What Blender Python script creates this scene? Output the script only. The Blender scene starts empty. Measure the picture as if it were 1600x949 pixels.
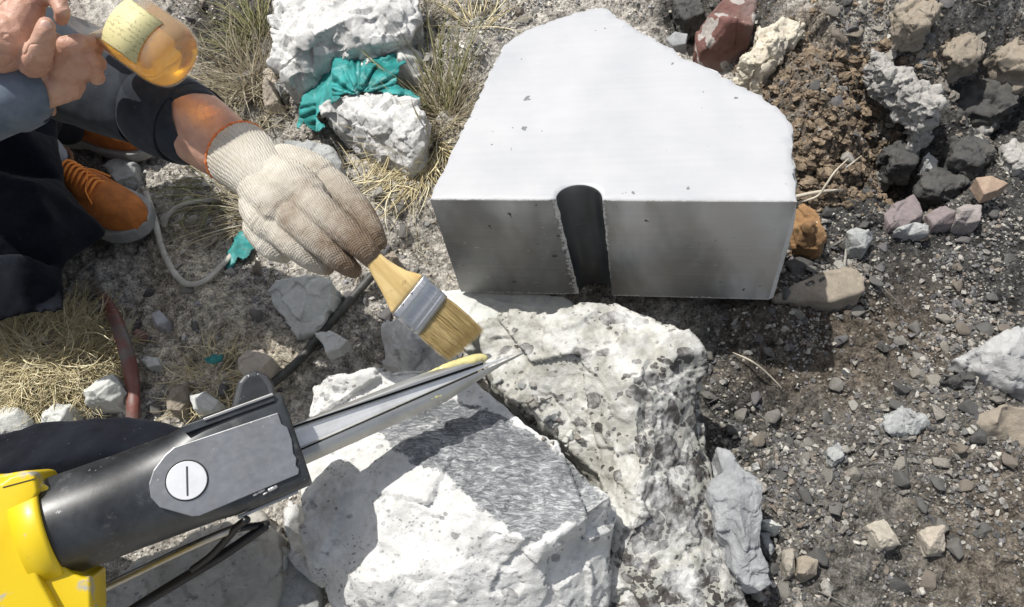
import bpy, bmesh, math, random
import numpy as np
from mathutils import Vector, Matrix, geometry
random.seed(7); RNG = np.random.default_rng(7)
scene = bpy.context.scene
col = scene.collection

# ---------------------------------------------------------------- camera
IW, IH, FPX, CZ = 1600.0, 949.0, 1200.0, 1.12
_n = np.array([181, -758, -1200.0]); _n /= np.linalg.norm(_n)
_z = -_n; _y = np.array([0, 1, 0.0]) - _z[1] * _z; _y /= np.linalg.norm(_y); _x = np.cross(_y, _z)
R = np.array([_x, _y, _z])                       # camera axes -> world
CAM = np.array([0, 0, CZ])
cam = bpy.data.cameras.new('camera'); camo = bpy.data.objects.new('camera', cam); col.objects.link(camo)
cam.sensor_width = 36; cam.lens = FPX / IW * 36; cam.clip_start = 0.02; cam.clip_end = 500
camo.matrix_world = Matrix.Translation((0, 0, CZ)) @ Matrix([list(r) for r in R]).to_4x4()
scene.camera = camo

# ---------------------------------------------------------------- light
SUN = Vector((0.31, -0.22, -0.925)).normalized()   # direction the light travels
el = math.asin(-SUN.z); az = math.atan2(-SUN.x, -SUN.y)
w = bpy.data.worlds.new('World'); scene.world = w; w.use_nodes = True
nt = w.node_tree; sky = nt.nodes.new('ShaderNodeTexSky'); sky.sky_type = 'NISHITA'; sky.sun_disc = False
sky.sun_elevation = el; sky.sun_rotation = az; sky.dust_density = 2.5; sky.ozone_density = 0.6
hsv = nt.nodes.new('ShaderNodeHueSaturation'); hsv.inputs['Saturation'].default_value = .5; nt.links.new(sky.outputs[0], hsv.inputs['Color']); nt.links.new(hsv.outputs[0], nt.nodes['Background'].inputs[0]); nt.nodes['Background'].inputs[1].default_value = 0.115
sl = bpy.data.lights.new('sun', 'SUN'); sl.energy = 4.2; sl.angle = math.radians(0.5); sl.color = (1, 0.965, 0.91)
so = bpy.data.objects.new('sun', sl); col.objects.link(so); so.rotation_euler = SUN.to_track_quat('-Z', 'Y').to_euler()
vs = scene.view_settings; vs.view_transform = 'Standard'; vs.look = 'None'; vs.exposure = 0.20; vs.gamma = 1
scene.cycles.max_bounces = 8; scene.cycles.transmission_bounces = 8; scene.cycles.use_denoising = True

# ---------------------------------------------------------------- pixel <-> world
def P(x, y, z):
    d = R @ np.array([(x - IW/2)/FPX, (IH/2 - y)/FPX, -1.0]); t = (z - CZ)/d[2]
    return Vector(CAM + d*t)
def proj(p):
    q = (np.asarray(p, float) - CAM) @ R
    return np.stack([IW/2 + FPX*q[..., 0]/-q[..., 2], IH/2 - FPX*q[..., 1]/-q[..., 2]], -1)
def ppm(p): return FPX / -((np.asarray(p, float) - CAM) @ R)[2]   # pixels per metre at a point

# ---------------------------------------------------------------- noise
def _h(ix, iy, iz, s):
    n = (ix.astype(np.int64)*374761393 + iy.astype(np.int64)*668265263 + iz.astype(np.int64)*1274126177 + s*974634777) & 0xffffffff
    n = ((n ^ (n >> 13))*1274126177) & 0xffffffff; n = ((n ^ (n >> 16))*2246822519) & 0xffffffff
    n ^= n >> 13
    return n/4294967296.0
def vn(p, sc, seed=0):
    q = np.asarray(p, float)*sc; i = np.floor(q).astype(np.int64); f = q - i; f = f*f*f*(f*(f*6-15)+10)
    r = 0
    for dx in (0, 1):
        for dy in (0, 1):
            for dz in (0, 1):
                wgt = (f[:, 0] if dx else 1-f[:, 0])*(f[:, 1] if dy else 1-f[:, 1])*(f[:, 2] if dz else 1-f[:, 2])
                r = r + wgt*_h(i[:, 0]+dx, i[:, 1]+dy, i[:, 2]+dz, seed)
    return r*2-1
def fbm(p, sc, octv=4, seed=0, gain=.5):
    r = 0; a = 1; t = 0
    for o in range(octv): r = r + a*vn(p, sc*2.03**o, seed+o*17); t += a; a *= gain
    return r/t
def worley(p, sc, seed=0):
    q = np.asarray(p, float)*sc; i = np.floor(q).astype(np.int64); N = len(q)
    f1 = np.full(N, 9.); f2 = np.full(N, 9.); rel = np.zeros((N, 3)); cid = np.zeros((N, 3), np.int64)
    for dx in (-1, 0, 1):
        for dy in (-1, 0, 1):
            for dz in (-1, 0, 1):
                c = i + np.array([dx, dy, dz])
                ft = c + np.stack([_h(c[:, 0], c[:, 1], c[:, 2], seed+k) for k in (1, 2, 3)], 1)
                v = q - ft; d = np.linalg.norm(v, axis=1)
                m = d < f1
                f2 = np.where(m, f1, np.minimum(f2, d)); f1 = np.where(m, d, f1)
                rel[m] = v[m]; cid[m] = c[m]
    return f1, f2, rel, cid
def facet(p, sc, seed=0):
    f1, f2, rel, c = worley(p, sc, seed)
    g = np.stack([_h(c[:, 0], c[:, 1], c[:, 2], seed+k)*2-1 for k in (11, 12, 13)], 1)
    g /= np.linalg.norm(g, axis=1)[:, None]+1e-6
    return (rel*g).sum(1)

# ---------------------------------------------------------------- object helpers
def tag(o, label=None, cat=None, group=None, kind=None):
    if label: o['label'] = label
    if cat: o['category'] = cat
    if group: o['group'] = group
    if kind: o['kind'] = kind
    return o
def empty(name, loc, label=None, cat=None, group=None, mw=None):
    o = bpy.data.objects.new(name, None); o.empty_display_size = .02; col.objects.link(o)
    if mw is not None: o.matrix_world = mw
    else: o.location = loc
    return tag(o, label, cat, group)
def setmesh(me, v, f, smooth=False):
    v = np.asarray(v, np.float32)
    if isinstance(f, np.ndarray):
        k = f.shape[1]; me.vertices.add(len(v)); me.vertices.foreach_set('co', v.ravel())
        me.loops.add(f.size); me.loops.foreach_set('vertex_index', f.ravel().astype(np.int32))
        me.polygons.add(len(f)); me.polygons.foreach_set('loop_start', np.arange(0, f.size, k, dtype=np.int32))
        me.polygons.foreach_set('loop_total', np.full(len(f), k, np.int32)); me.update(calc_edges=True); me.validate()
    else:
        me.from_pydata([tuple(map(float, a)) for a in v], [], [tuple(int(i) for i in a) for a in f]); me.update()
    me.polygons.foreach_set('use_smooth', np.full(len(me.polygons), bool(smooth)))
    return me
def getv(me):
    a = np.empty(len(me.vertices)*3, np.float32); me.vertices.foreach_get('co', a); return a.reshape(-1, 3).astype(float)
def getn(me):
    a = np.empty(len(me.vertices)*3, np.float32); me.vertices.foreach_get('normal', a); return a.reshape(-1, 3).astype(float)
def setv(me, v): me.vertices.foreach_set('co', np.asarray(v, np.float32).ravel()); me.update()
def attr(me, name, val, typ='FLOAT'):
    a = me.attributes.new(name, typ, 'POINT')
    if typ == 'FLOAT': a.data.foreach_set('value', np.asarray(val, np.float32).ravel())
    else:
        c = np.ones((len(val), 4), np.float32); c[:, :3] = val; a.data.foreach_set('color', c.ravel())
def link(name, me, mats, parent=None, origin=None):
    """links the mesh; its world-space vertices are moved so the origin sits at the base of the thing"""
    o = bpy.data.objects.new(name, me); col.objects.link(o)
    for m in (mats if isinstance(mats, (list, tuple)) else [mats]): me.materials.append(m)
    if parent is not None:
        o.parent = parent
    elif origin is None:
        v = getv(me); c = Vector(((v[:, 0].min()+v[:, 0].max())/2, (v[:, 1].min()+v[:, 1].max())/2, v[:, 2].min()))
        me.transform(Matrix.Translation(-c)); o.location = c
    elif origin is not False:
        me.transform(Matrix.Translation(-Vector(origin))); o.location = origin
    return o
def tolocal(me, root):
    bpy.context.view_layer.update(); me.transform(root.matrix_world.inverted()); return me
def subdiv(me, lv=1, simple=False):
    o = bpy.data.objects.new('tmp', me); col.objects.link(o)
    m = o.modifiers.new('s', 'SUBSURF'); m.levels = lv; m.subdivision_type = 'SIMPLE' if simple else 'CATMULL_CLARK'
    return _apply(o)
def _apply(o):
    dg = bpy.context.evaluated_depsgraph_get(); dg.update()
    me = bpy.data.meshes.new_from_object(o.evaluated_get(dg)); old = o.data
    bpy.data.objects.remove(o); 
    if old.users == 0: bpy.data.meshes.remove(old)
    return me
def voxel(me, size):
    o = bpy.data.objects.new('tmp', me); col.objects.link(o)
    m = o.modifiers.new('r', 'REMESH'); m.mode = 'VOXEL'; m.voxel_size = size
    return _apply(o)
def bevel(me, wdt, seg=2, ang=35):
    o = bpy.data.objects.new('tmp', me); col.objects.link(o)
    m = o.modifiers.new('b', 'BEVEL'); m.width = wdt; m.segments = seg; m.limit_method = 'ANGLE'; m.angle_limit = math.radians(ang)
    return _apply(o)
def edges_of(me):
    e = np.empty(len(me.edges)*2, np.int32); me.edges.foreach_get('vertices', e); return e.reshape(-1, 2)
def relax(me, it=3, k=.5):
    v = getv(me); e = edges_of(me); n = len(v); deg = np.zeros(n); np.add.at(deg, e[:, 0], 1); np.add.at(deg, e[:, 1], 1)
    for _ in range(it):
        s = np.zeros_like(v); np.add.at(s, e[:, 0], v[e[:, 1]]); np.add.at(s, e[:, 1], v[e[:, 0]])
        v = v + k*(s/np.maximum(deg, 1)[:, None]-v)
    setv(me, v)
def inpoly(x, y, poly):
    x = np.asarray(x, float); y = np.asarray(y, float); r = np.zeros(x.shape, bool); n = len(poly)
    for i in range(n):
        x1, y1 = poly[i][:2]; x2, y2 = poly[(i+1) % n][:2]
        c = ((y1 > y) != (y2 > y)) & (x < (x2-x1)*(y-y1)/((y2-y1) if y2 != y1 else 1e-9)+x1); r ^= c
    return r
def catmull(pts, n=8, closed=False):
    pts = [np.array(p, float) for p in pts]; N = len(pts); out = []
    rng = range(N if closed else N-1)
    for i in rng:
        if closed: p0, p1, p2, p3 = pts[i-1], pts[i], pts[(i+1) % N], pts[(i+2) % N]
        else: p0, p1, p2, p3 = pts[max(i-1, 0)], pts[i], pts[i+1], pts[min(i+2, N-1)]
        for k in range(n):
            t = k/n; out.append(.5*((2*p1)+(-p0+p2)*t+(2*p0-5*p1+4*p2-p3)*t*t+(-p0+3*p1-3*p2+p3)*t**3))
    if not closed: out.append(pts[-1])
    return np.array(out)
def tube_vf(path, rad, seg=8, cap=True, off=0, flat=1.0):
    path = np.asarray(path, float); n = len(path); rad = np.broadcast_to(np.asarray(rad, float), (n,))
    tg = np.gradient(path, axis=0); tg /= np.linalg.norm(tg, axis=1)[:, None]+1e-9
    ref = np.array([0, 0, 1.0]) if abs(tg[0][2]) < .9 else np.array([1.0, 0, 0]); V = []; F = []
    u = np.cross(tg[0], ref); u /= np.linalg.norm(u)
    for i in range(n):
        u = u - u.dot(tg[i])*tg[i]; u /= np.linalg.norm(u)+1e-9; b = np.cross(tg[i], u)
        for k in range(seg):
            a = 2*math.pi*k/seg; V.append(path[i]+rad[i]*(math.cos(a)*u+flat*math.sin(a)*b))
    for i in range(n-1):
        for k in range(seg): F.append((off+i*seg+k, off+i*seg+(k+1) % seg, off+(i+1)*seg+(k+1) % seg, off+(i+1)*seg+k))
    if cap: F.append(tuple(off+k for k in range(seg))[::-1]); F.append(tuple(off+(n-1)*seg+k for k in range(seg)))
    return V, F
def tube(path, rad, seg=10, n=8, flat=1.0, name='tube'):
    pr = catmull([list(p)+[r] for p, r in zip(path, np.broadcast_to(np.asarray(rad, float), (len(path),)))], n)
    V, F = tube_vf(pr[:, :3], pr[:, 3], seg, flat=flat); return setmesh(bpy.data.meshes.new(name), V, F, True)
def loft(secs, cap=True, name='loft', smooth=True):
    """secs: list of rings (same point count)"""
    m = len(secs[0]); V = [p for s in secs for p in s]; F = []
    for i in range(len(secs)-1):
        for k in range(m): F.append((i*m+k, i*m+(k+1) % m, (i+1)*m+(k+1) % m, (i+1)*m+k))
    if cap: F.append(tuple(range(m))[::-1]); F.append(tuple((len(secs)-1)*m+k for k in range(m)))
    me = setmesh(bpy.data.meshes.new(name), V, F, smooth); fixn(me); return me
def fixn(me):
    b = bmesh.new(); b.from_mesh(me); bmesh.ops.recalc_face_normals(b, faces=b.faces); b.to_mesh(me); b.free(); me.update()
def prism(poly3, depthvec, name='prism'):
    """closed polygon of 3D points extruded along depthvec"""
    n = len(poly3); a = [Vector(p) for p in poly3]; b = [p+Vector(depthvec) for p in a]
    me = setmesh(bpy.data.meshes.new(name), a+b, [tuple(range(n)), tuple(range(2*n-1, n-1, -1))]+[(i, n+i, n+(i+1) % n, (i+1) % n) for i in range(n)]); fixn(me); return me
def join(meshes, name='joined'):
    V = []; F = []; MI = []; SM = []; off = 0
    for me in meshes:
        v = getv(me); V.append(v); 
        for p in me.polygons: F.append(tuple(i+off for i in p.vertices)); MI.append(p.material_index); SM.append(p.use_smooth)
        off += len(v)
    out = bpy.data.meshes.new(name); out.from_pydata([tuple(a) for a in np.concatenate(V)], [], F); out.update()
    out.polygons.foreach_set('material_index', MI); out.polygons.foreach_set('use_smooth', SM); return out
_ico = {}
def ico(sub):
    if sub not in _ico:
        b = bmesh.new(); bmesh.ops.create_icosphere(b, subdivisions=sub, radius=1); b.verts.ensure_lookup_table()
        _ico[sub] = (np.array([v.co[:] for v in b.verts]), [tuple(v.index for v in f.verts) for f in b.faces]); b.free()
    return _ico[sub]
def caps(chains, name='caps', seg=16):
    """tapered round chains: each chain is a list of (x,y,z,r); closed parts for a voxel union"""
    V = []; F = []; iv, iff = ico(2)
    for ch in chains:
        ch = [np.array(c, float) for c in ch]
        for c in ch:
            off = len(V); V += list(iv*c[3]+c[:3]); F += [tuple(i+off for i in f) for f in iff]
        for a, b in zip(ch[:-1], ch[1:]):
            v, f = tube_vf([a[:3], b[:3]], [a[3], b[3]], seg, off=len(V)); V += v; F += f
    return setmesh(bpy.data.meshes.new(name), V, F, True)
def px3(lst): return [tuple(P(a[0], a[1], a[2])) + tuple([a[3]/ppm(P(a[0], a[1], a[2]))] if len(a) > 3 else []) for a in lst]

# ---------------------------------------------------------------- materials
class M:
    def __init__(s, name):
        s.m = bpy.data.materials.new(name); s.m.use_nodes = True; s.t = s.m.node_tree; s.b = s.t.nodes['Principled BSDF']
        s.tc = s.t.nodes.new('ShaderNodeTexCoord'); s.O = s.tc.outputs['Object']
    def n(s, typ, ins=None, **pr):
        nd = s.t.nodes.new(typ)
        for k, v in pr.items(): setattr(nd, k, v)
        for k, v in (ins or {}).items(): s.set(nd.inputs[k], v)
        return nd
    def set(s, inp, v):
        if isinstance(v, bpy.types.NodeSocket): s.t.links.new(v, inp)
        elif v is not None:
            if inp.type == 'RGBA' and len(v) == 3: v = (*v, 1)
            inp.default_value = v
    def noise(s, sc, det=5, ro=.6, dist=0, vec=None, ds=None):
        return s.n('ShaderNodeTexNoise', {'Vector': vec or s.O, 'Scale': sc, 'Detail': det, 'Roughness': ro, 'Distortion': dist}).outputs['Fac']
    def ncol(s, sc, det=3, vec=None):
        return s.n('ShaderNodeTexNoise', {'Vector': vec or s.O, 'Scale': sc, 'Detail': det}).outputs['Color']
    def warp(s, amt, sc, vec=None):
        c = s.ncol(sc, 3, vec); o = s.n('ShaderNodeVectorMath', {0: c, 1: (.5, .5, .5)}, operation='SUBTRACT').outputs[0]
        o = s.n('ShaderNodeVectorMath', {0: o, 'Scale': amt}, operation='SCALE').outputs[0]
        return s.n('ShaderNodeVectorMath', {0: vec or s.O, 1: o}, operation='ADD').outputs[0]
    def mapv(s, scale, rot=(0, 0, 0), vec=None):
        return s.n('ShaderNodeMapping', {'Vector': vec or s.O, 'Scale': scale, 'Rotation': rot}).outputs[0]
    def vor(s, sc, vec=None, feature='F1', rnd=1): return s.n('ShaderNodeTexVoronoi', {'Vector': vec or s.O, 'Scale': sc, 'Randomness': rnd}, feature=feature)
    def ramp(s, f, stops, interp='LINEAR'):
        r = s.n('ShaderNodeValToRGB', {'Fac': f}); e = r.color_ramp; e.interpolation = interp
        while len(e.elements) < len(stops): e.elements.new(.5)
        for x, (p, c) in zip(e.elements, stops):
            x.position = p; x.color = (*c, 1) if hasattr(c, '__len__') else (c, c, c, 1)
        return r.outputs[0]
    def mix(s, f, a, b, mode='MIX'):
        nd = s.n('ShaderNodeMix', data_type='RGBA', blend_type=mode); s.set(nd.inputs[0], f); s.set(nd.inputs[6], a); s.set(nd.inputs[7], b)
        return nd.outputs[2]
    def ma(s, op, a, b=0.0, clamp=False):
        nd = s.n('ShaderNodeMath', operation=op, use_clamp=clamp); s.set(nd.inputs[0], a); s.set(nd.inputs[1], b); return nd.outputs[0]
    def at(s, name, out='Fac'): return s.n('ShaderNodeAttribute', attribute_name=name).outputs[out]
    def bump(s, h, st=.5, d=.002, nrm=None):
        nd = s.n('ShaderNodeBump', {'Height': h, 'Strength': st, 'Distance': d}); 
        if nrm: s.set(nd.inputs['Normal'], nrm)
        return nd.outputs[0]
    def out(s, c=None, rough=.6, metal=0, nrm=None, **kw):
        b = s.b.inputs
        s.set(b['Base Color'], c); s.set(b['Roughness'], rough); s.set(b['Metallic'], metal)
        if nrm: s.set(b['Normal'], nrm)
        for k, v in kw.items(): s.set(b[k], v)
        return s.m
def rockmat(name, light, dark, clast=None, cs=60, cth=.28, stretch=(1, 1, 1), mot=.5, sc=1.0, zone=None, powder=None, bump=.6, rough=.85, tone=None, crot=(0, 0, .5), cz=False, b2=.006):
    """light/dark: matrix colours mottled by noise; clast: colour of angular inclusions; zone: (colour a, colour b) of a fresh break given by the 'zone' attribute"""
    m = M(name); a = m.noise(14*sc, 8, .65); b = m.noise(110*sc, 5, .7)
    f = m.ma('ADD', m.ma('MULTIPLY', a, .65), m.ma('MULTIPLY', b, .35))
    c = m.ramp(f, [(.5-.22*mot-.03, dark), (.5+.16*mot, light)])
    h = m.ma('ADD', m.ma('MULTIPLY', b, .6), m.noise(420*sc, 4, .7))
    if clast:
        wv = m.warp(.012/sc, 60*sc); vv = m.mapv(stretch, crot, wv)
        for k, (s_, th) in enumerate(((cs, cth), (cs*2.1, cth*.95), (cs*4.4, cth*.9))):
            v = m.vor(s_, vv); rnd = m.n('ShaderNodeSeparateColor', {0: v.outputs['Color']}).outputs[0]
            big = m.ramp(m.noise(9*sc+k*5, 2), [(.42, 0), (.6, 1)])
            lim = m.ma('MULTIPLY', m.ma('MULTIPLY', rnd, rnd), cth*1.9); lim = m.ma('MULTIPLY', lim, m.ma('ADD', m.ma('MULTIPLY', big, .8), .25))
            if cz: lim = m.ma('MULTIPLY', lim, m.ma('ADD', m.ma('MULTIPLY', m.at('zone'), 1.0), .45))
            k_ = m.ma('GREATER_THAN', lim, v.outputs['Distance'])
            k_ = m.ma('MULTIPLY', k_, m.ma('GREATER_THAN', rnd, .25))
            c = m.mix(m.ma('MULTIPLY', k_, .94), c, m.mix(m.noise(200*sc, 3), clast, tuple(x*1.9 for x in clast)))
            h = m.ma('SUBTRACT', h, m.ma('MULTIPLY', k_, .35))
    if powder is not None:
        pz = m.n('ShaderNodeSeparateXYZ', {0: m.n('ShaderNodeNewGeometry').outputs['Normal']}).outputs[2]
        k_ = m.ma('MULTIPLY', m.ramp(m.noise(22*sc, 6, .7), [(.42, 0), (.62, 1)]), m.ramp(pz, [(.45, .15), (.85, 1)]))
        c = m.mix(m.ma('MULTIPLY', k_, powder), c, (.78, .78, .76))
    if zone:
        z = m.at('zone'); z = m.ma('ADD', z, m.ma('MULTIPLY', m.ma('SUBTRACT', m.noise(38*sc, 8, .75), .5), 2.4))
        z = m.ramp(z, [(.40, 0), (.62, 1)])
        zv = m.mapv((1, 3.4, 1), (0, 0, -.35), m.warp(.015, 30*sc)); fl = m.noise(70*sc, 7, .72, 1.2, zv)
        zc = m.ramp(m.ma('ADD', m.ma('MULTIPLY', fl, .75), m.ma('MULTIPLY', m.noise(17*sc, 4), .25)), [(.44, zone[0]), (.54, tuple(.65*x+.35*y for x, y in zip(zone[0], zone[1]))), (.64, zone[1])])
        c = m.mix(z, c, zc); h = m.ma('ADD', h, m.ma('MULTIPLY', fl, .5))
    if tone: c = m.mix(m.ramp(m.noise(5*sc, 3), [(.45, 0), (.65, .7)]), c, tone)
    nr = m.bump(h, bump, .0028/sc); nr = m.bump(m.noise(40*sc, 5, .6), bump*.7, b2/sc, nr)
    return m.out(c, rough, 0, nr, **{'Specular IOR Level': .3})
# ================================================================ ground
def ax(lo, hi, st, far):
    a = list(np.arange(lo, hi+1e-6, st)); s = st
    l = a[0]; r = a[-1]; L = []; Rr = []
    while r < far: s *= 1.22; r += s; Rr.append(r)
    s = st
    while l > -far: s *= 1.22; l -= s; L.append(l)
    return np.array(L[::-1]+a+Rr)
gx = ax(-1.95, 1.15, .0042, 60); gy = ax(.02, 1.95, .0042, 60)
GX, GY = np.meshgrid(gx, gy); gp = np.stack([GX.ravel(), GY.ravel(), 0*GX.ravel()], 1)
def bumps(X, Y, lst):
    z = 0*X
    for px, py, a, s, *r in lst:
        c = P(px, py, .02); sy = r[0] if r else s; an = r[1] if len(r) > 1 else 0
        u = (X-c.x)*math.cos(an)+(Y-c.y)*math.sin(an); v = -(X-c.x)*math.sin(an)+(Y-c.y)*math.cos(an)
        z = z + a*np.exp(-(u*u/s/s+v*v/sy/sy))
    return z
MAC = [(1270, 190, .10, .10, .16), (1250, 60, .05, .1), (1400, 60, .13, .16, .10, -.5), (1500, 40, .14, .22, .09), (1440, 150, .09, .05, .13, .7), (1375, 200, -.10, .045, .13, .5), (1540, 130, -.09, .10, .07), (1430, 260, -.05, .08),
       (1590, 170, -.05, .12, .10), (1100, 30, -.10, .07, .07), (1000, 300, .05, .16, .14), (800, 250, .04, .14),
       (1280, 440, .035, .09, .03, .2), (1500, 640, .02, .08), (1250, 640, -.03, .07), (1500, 380, -.02, .15), (1330, 900, .015, .2),
       (330, 480, .045, .10, .05, -.8), (300, 420, .03, .06), (430, 520, .03, .08), (600, 330, .05, .10, .16, -.5), (690, 120, .08, .14, .12), (540, 480, .02, .1), (480, 60, .04, .14),
       (150, 500, .02, .12), (60, 580, .05, .13), (200, 470, -.03, .07, .14), (350, 60, -.06, .10), (250, 800, -.04, .15), (350, 920, .0, .1), (600, 540, -.03, .08), (720, 640, .0, .1),
       (1140, 560, .02, .05, .1), (1130, 500, .045, .13, .05), (1180, 700, -.02, .05, .1), (1130, 860, -.05, .04, .18, .1)]
def macro(X, Y): return bumps(X, Y, MAC)
z0 = macro(gp[:, 0], gp[:, 1])
pp = proj(np.stack([gp[:, 0], gp[:, 1], z0], 1)); behind = ((np.stack([gp[:, 0], gp[:, 1], z0], 1)-CAM) @ R)[:, 2] > -.05
pp[behind] = 5000
def region(poly, soft=40, wob=45, seed=1):
    wx = wob*fbm(gp*[1, 1, 0], 9, 4, seed); wy = wob*fbm(gp*[1, 1, 0], 9, 4, seed+5)
    m = 0
    for dx, dy in ((0, 0), (soft, 0), (-soft, 0), (0, soft), (0, -soft), (soft*.6, soft*.6), (-soft*.6, -soft*.6), (soft*.6, -soft*.6), (-soft*.6, soft*.6)):
        m = m + inpoly(pp[:, 0]+wx+dx, pp[:, 1]+wy+dy, poly)/9.
    return m
crumb = region([(1130, 90), (1280, 10), (1330, 120), (1420, 240), (1380, 300), (1260, 330), (1225, 200)], 15, 30)
straw_dust = region([(220, 400), (300, 330), (400, 470), (480, 560), (420, 640), (330, 640), (240, 560)], 20)
n1 = fbm(gp, 5, 4, 3); n2 = fbm(gp, 28, 4, 8); n3 = fbm(gp, 105, 3, 9)
f1, f2, rel, cid = worley(gp+.01*np.stack([n2, n3, 0*n2], 1), 42, 4)
g1, g2, _, gid = worley(gp, 85, 14)
clod = np.clip((f2-f1)*3, 0, 1)*(.3+.9*_h(cid[:, 0], cid[:, 1], cid[:, 2], 5))
clod2 = np.clip((g2-g1)*3, 0, 1)*_h(gid[:, 0], gid[:, 1], gid[:, 2], 5)
rid = 1-np.abs(fbm(gp, 14, 4, 31))*2
z = z0 + .020*n1 + .016*n2 + .006*n3 + (clod*.013+clod2*.0075)*np.clip(.35+1.3*fbm(gp, 8, 3, 61), .1, 1.2) + crumb*(.006*n3+.012*clod+.006*clod2+.010*rid)
far = np.clip((np.hypot(gp[:, 0]+.4, gp[:, 1]-1)-3)/20, 0, 1); z = z*(1-far)
GZ = z.reshape(GX.shape)
def gz(x, y):
    x = np.asarray(x, float); y = np.asarray(y, float)
    i = np.interp(x, gx, np.arange(len(gx))); j = np.interp(y, gy, np.arange(len(gy)))
    i0 = np.clip(i.astype(int), 0, len(gx)-2); j0 = np.clip(j.astype(int), 0, len(gy)-2); u = i-i0; v = j-j0
    return GZ[j0, i0]*(1-u)*(1-v)+GZ[j0, i0+1]*u*(1-v)+GZ[j0+1, i0]*(1-u)*v+GZ[j0+1, i0+1]*u*v
def G(px, py, up=0.0):
    z_ = .03
    for _ in range(12):
        p = P(px, py, z_); z_ = .5*z_+.5*(float(gz(p.x, p.y))+up)
    return P(px, py, z_)
nxv, nyv = len(gx), len(gy)
ii = (np.arange(nyv-1)[:, None]*nxv+np.arange(nxv-1)[None, :]).ravel()
gf = np.stack([ii, ii+1, ii+nxv+1, ii+nxv], 1)
gme = setmesh(bpy.data.meshes.new('ground'), np.stack([gp[:, 0], gp[:, 1], z], 1), gf, True)
# soil kinds; dark gravel at right and top right also has soft shade painted in
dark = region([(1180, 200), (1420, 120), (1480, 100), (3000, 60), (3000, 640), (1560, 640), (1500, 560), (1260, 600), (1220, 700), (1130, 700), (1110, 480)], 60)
brown = np.maximum(crumb, .8*region([(1180, 430), (1420, 420), (1560, 560), (1330, 610), (1140, 600)], 50, 90, 3)); brown = np.maximum(brown, .75*region([(1440, 780), (1700, 700), (1700, 1000), (1450, 1000)], 50, 90, 7))
darksoil = region([(240, -300), (430, -300), (430, 40), (400, 180), (300, 150)], 30); darksoil = np.maximum(darksoil, region([(1000, -200), (1260, -200), (1220, 40), (1100, 90), (1010, 30)], 20, 20))
mid = .5+.45*fbm(gp, 3.3, 4, 77)
base = np.array([.35, .33, .295])[None]*(.8+.5*mid[:, None])
def blend(b, m, c): return b*(1-m[:, None])+m[:, None]*np.array(c)[None]
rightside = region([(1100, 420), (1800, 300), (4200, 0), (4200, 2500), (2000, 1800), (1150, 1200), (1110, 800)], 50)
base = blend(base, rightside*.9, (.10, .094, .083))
base = blend(base, straw_dust, (.50, .45, .36))
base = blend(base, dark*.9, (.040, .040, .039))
base = blend(base, brown*.7, (.135, .108, .080))
base = blend(base, darksoil*.85, (.035, .033, .030))
crev = np.clip(1-(f2-f1)*5, 0, 1)
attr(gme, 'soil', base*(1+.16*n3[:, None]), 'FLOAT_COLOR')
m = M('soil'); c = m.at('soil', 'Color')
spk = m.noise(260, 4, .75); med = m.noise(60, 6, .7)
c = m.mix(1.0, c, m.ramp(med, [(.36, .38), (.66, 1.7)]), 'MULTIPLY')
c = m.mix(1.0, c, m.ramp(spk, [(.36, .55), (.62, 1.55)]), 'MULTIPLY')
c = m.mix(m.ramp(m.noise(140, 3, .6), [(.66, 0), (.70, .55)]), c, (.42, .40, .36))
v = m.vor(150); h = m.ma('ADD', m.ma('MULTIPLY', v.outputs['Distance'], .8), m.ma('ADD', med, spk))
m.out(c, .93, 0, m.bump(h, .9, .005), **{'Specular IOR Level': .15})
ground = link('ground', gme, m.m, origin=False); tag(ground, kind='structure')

# ================================================================ rocks
def rock(name, label, cat, top, zb, mat, inner=(), flare=1.0, vox=.003, fac=((.006, 18),), nz=((.004, 25), (.0012, 110)), zone=None, group=None, rel=1, seed=1, bshift=(0, 0), under=None, zall=False):
    T = [P(*p) for p in top]; I = [P(*p) for p in inner]; n = len(T); allv = T+I
    res = geometry.delaunay_2d_cdt([Vector((p.x, p.y)) for p in allv], [(i, (i+1) % n) for i in range(n)], [], 1, 1e-6)
    mapi = [o[0] if o else 0 for o in res[3]]
    V = [tuple(p) for p in allv]; F = [tuple(mapi[i] for i in f) for f in res[2]]
    cx = sum(p.x for p in T)/n+bshift[0]; cy = sum(p.y for p in T)/n+bshift[1]
    k = len(V)
    for p in T: V.append((cx+(p.x-cx+bshift[0])*flare, cy+(p.y-cy+bshift[1])*flare, min(zb, p.z-.004)))
    for i in range(n): F.append((i, (i+1) % n, k+(i+1) % n, k+i))
    F.append(tuple(k+i for i in range(n)))
    me = setmesh(bpy.data.meshes.new(name), V, F); fixn(me); bmx = bmesh.new(); bmx.from_mesh(me); bmesh.ops.triangulate(bmx, faces=bmx.faces); bmx.to_mesh(me); bmx.free()
    me = voxel(me, vox); relax(me, rel, .5); v = getv(me); nn = getn(me); d = 0
    for a, s in fac: d = d + a*facet(v, s, seed)
    for j, (a, s) in enumerate(nz): d = d + a*fbm(v, s, 3, seed+j*7)
    setv(me, v+nn*d[:, None] if not np.isscalar(d) else v)
    if zone:
        v = getv(me); q = proj(v); nn = getn(me)
        zz = inpoly(q[:, 0], q[:, 1], zone)*1.0*((nn[:, 2] > .25) | zall)
        e = edges_of(me); deg = np.zeros(len(v)); np.add.at(deg, e.ravel(), 1)
        for _ in range(12):
            s_ = np.zeros(len(v)); np.add.at(s_, e[:, 0], zz[e[:, 1]]); np.add.at(s_, e[:, 1], zz[e[:, 0]]); zz = .4*zz+.6*s_/np.maximum(deg, 1)
        attr(me, 'zone', zz)
    me.polygons.foreach_set('use_smooth', np.full(len(me.polygons), True)); me.name = name
    if fac: sm = True
    return tag(link(name, me, mat), label, cat, group)
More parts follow.
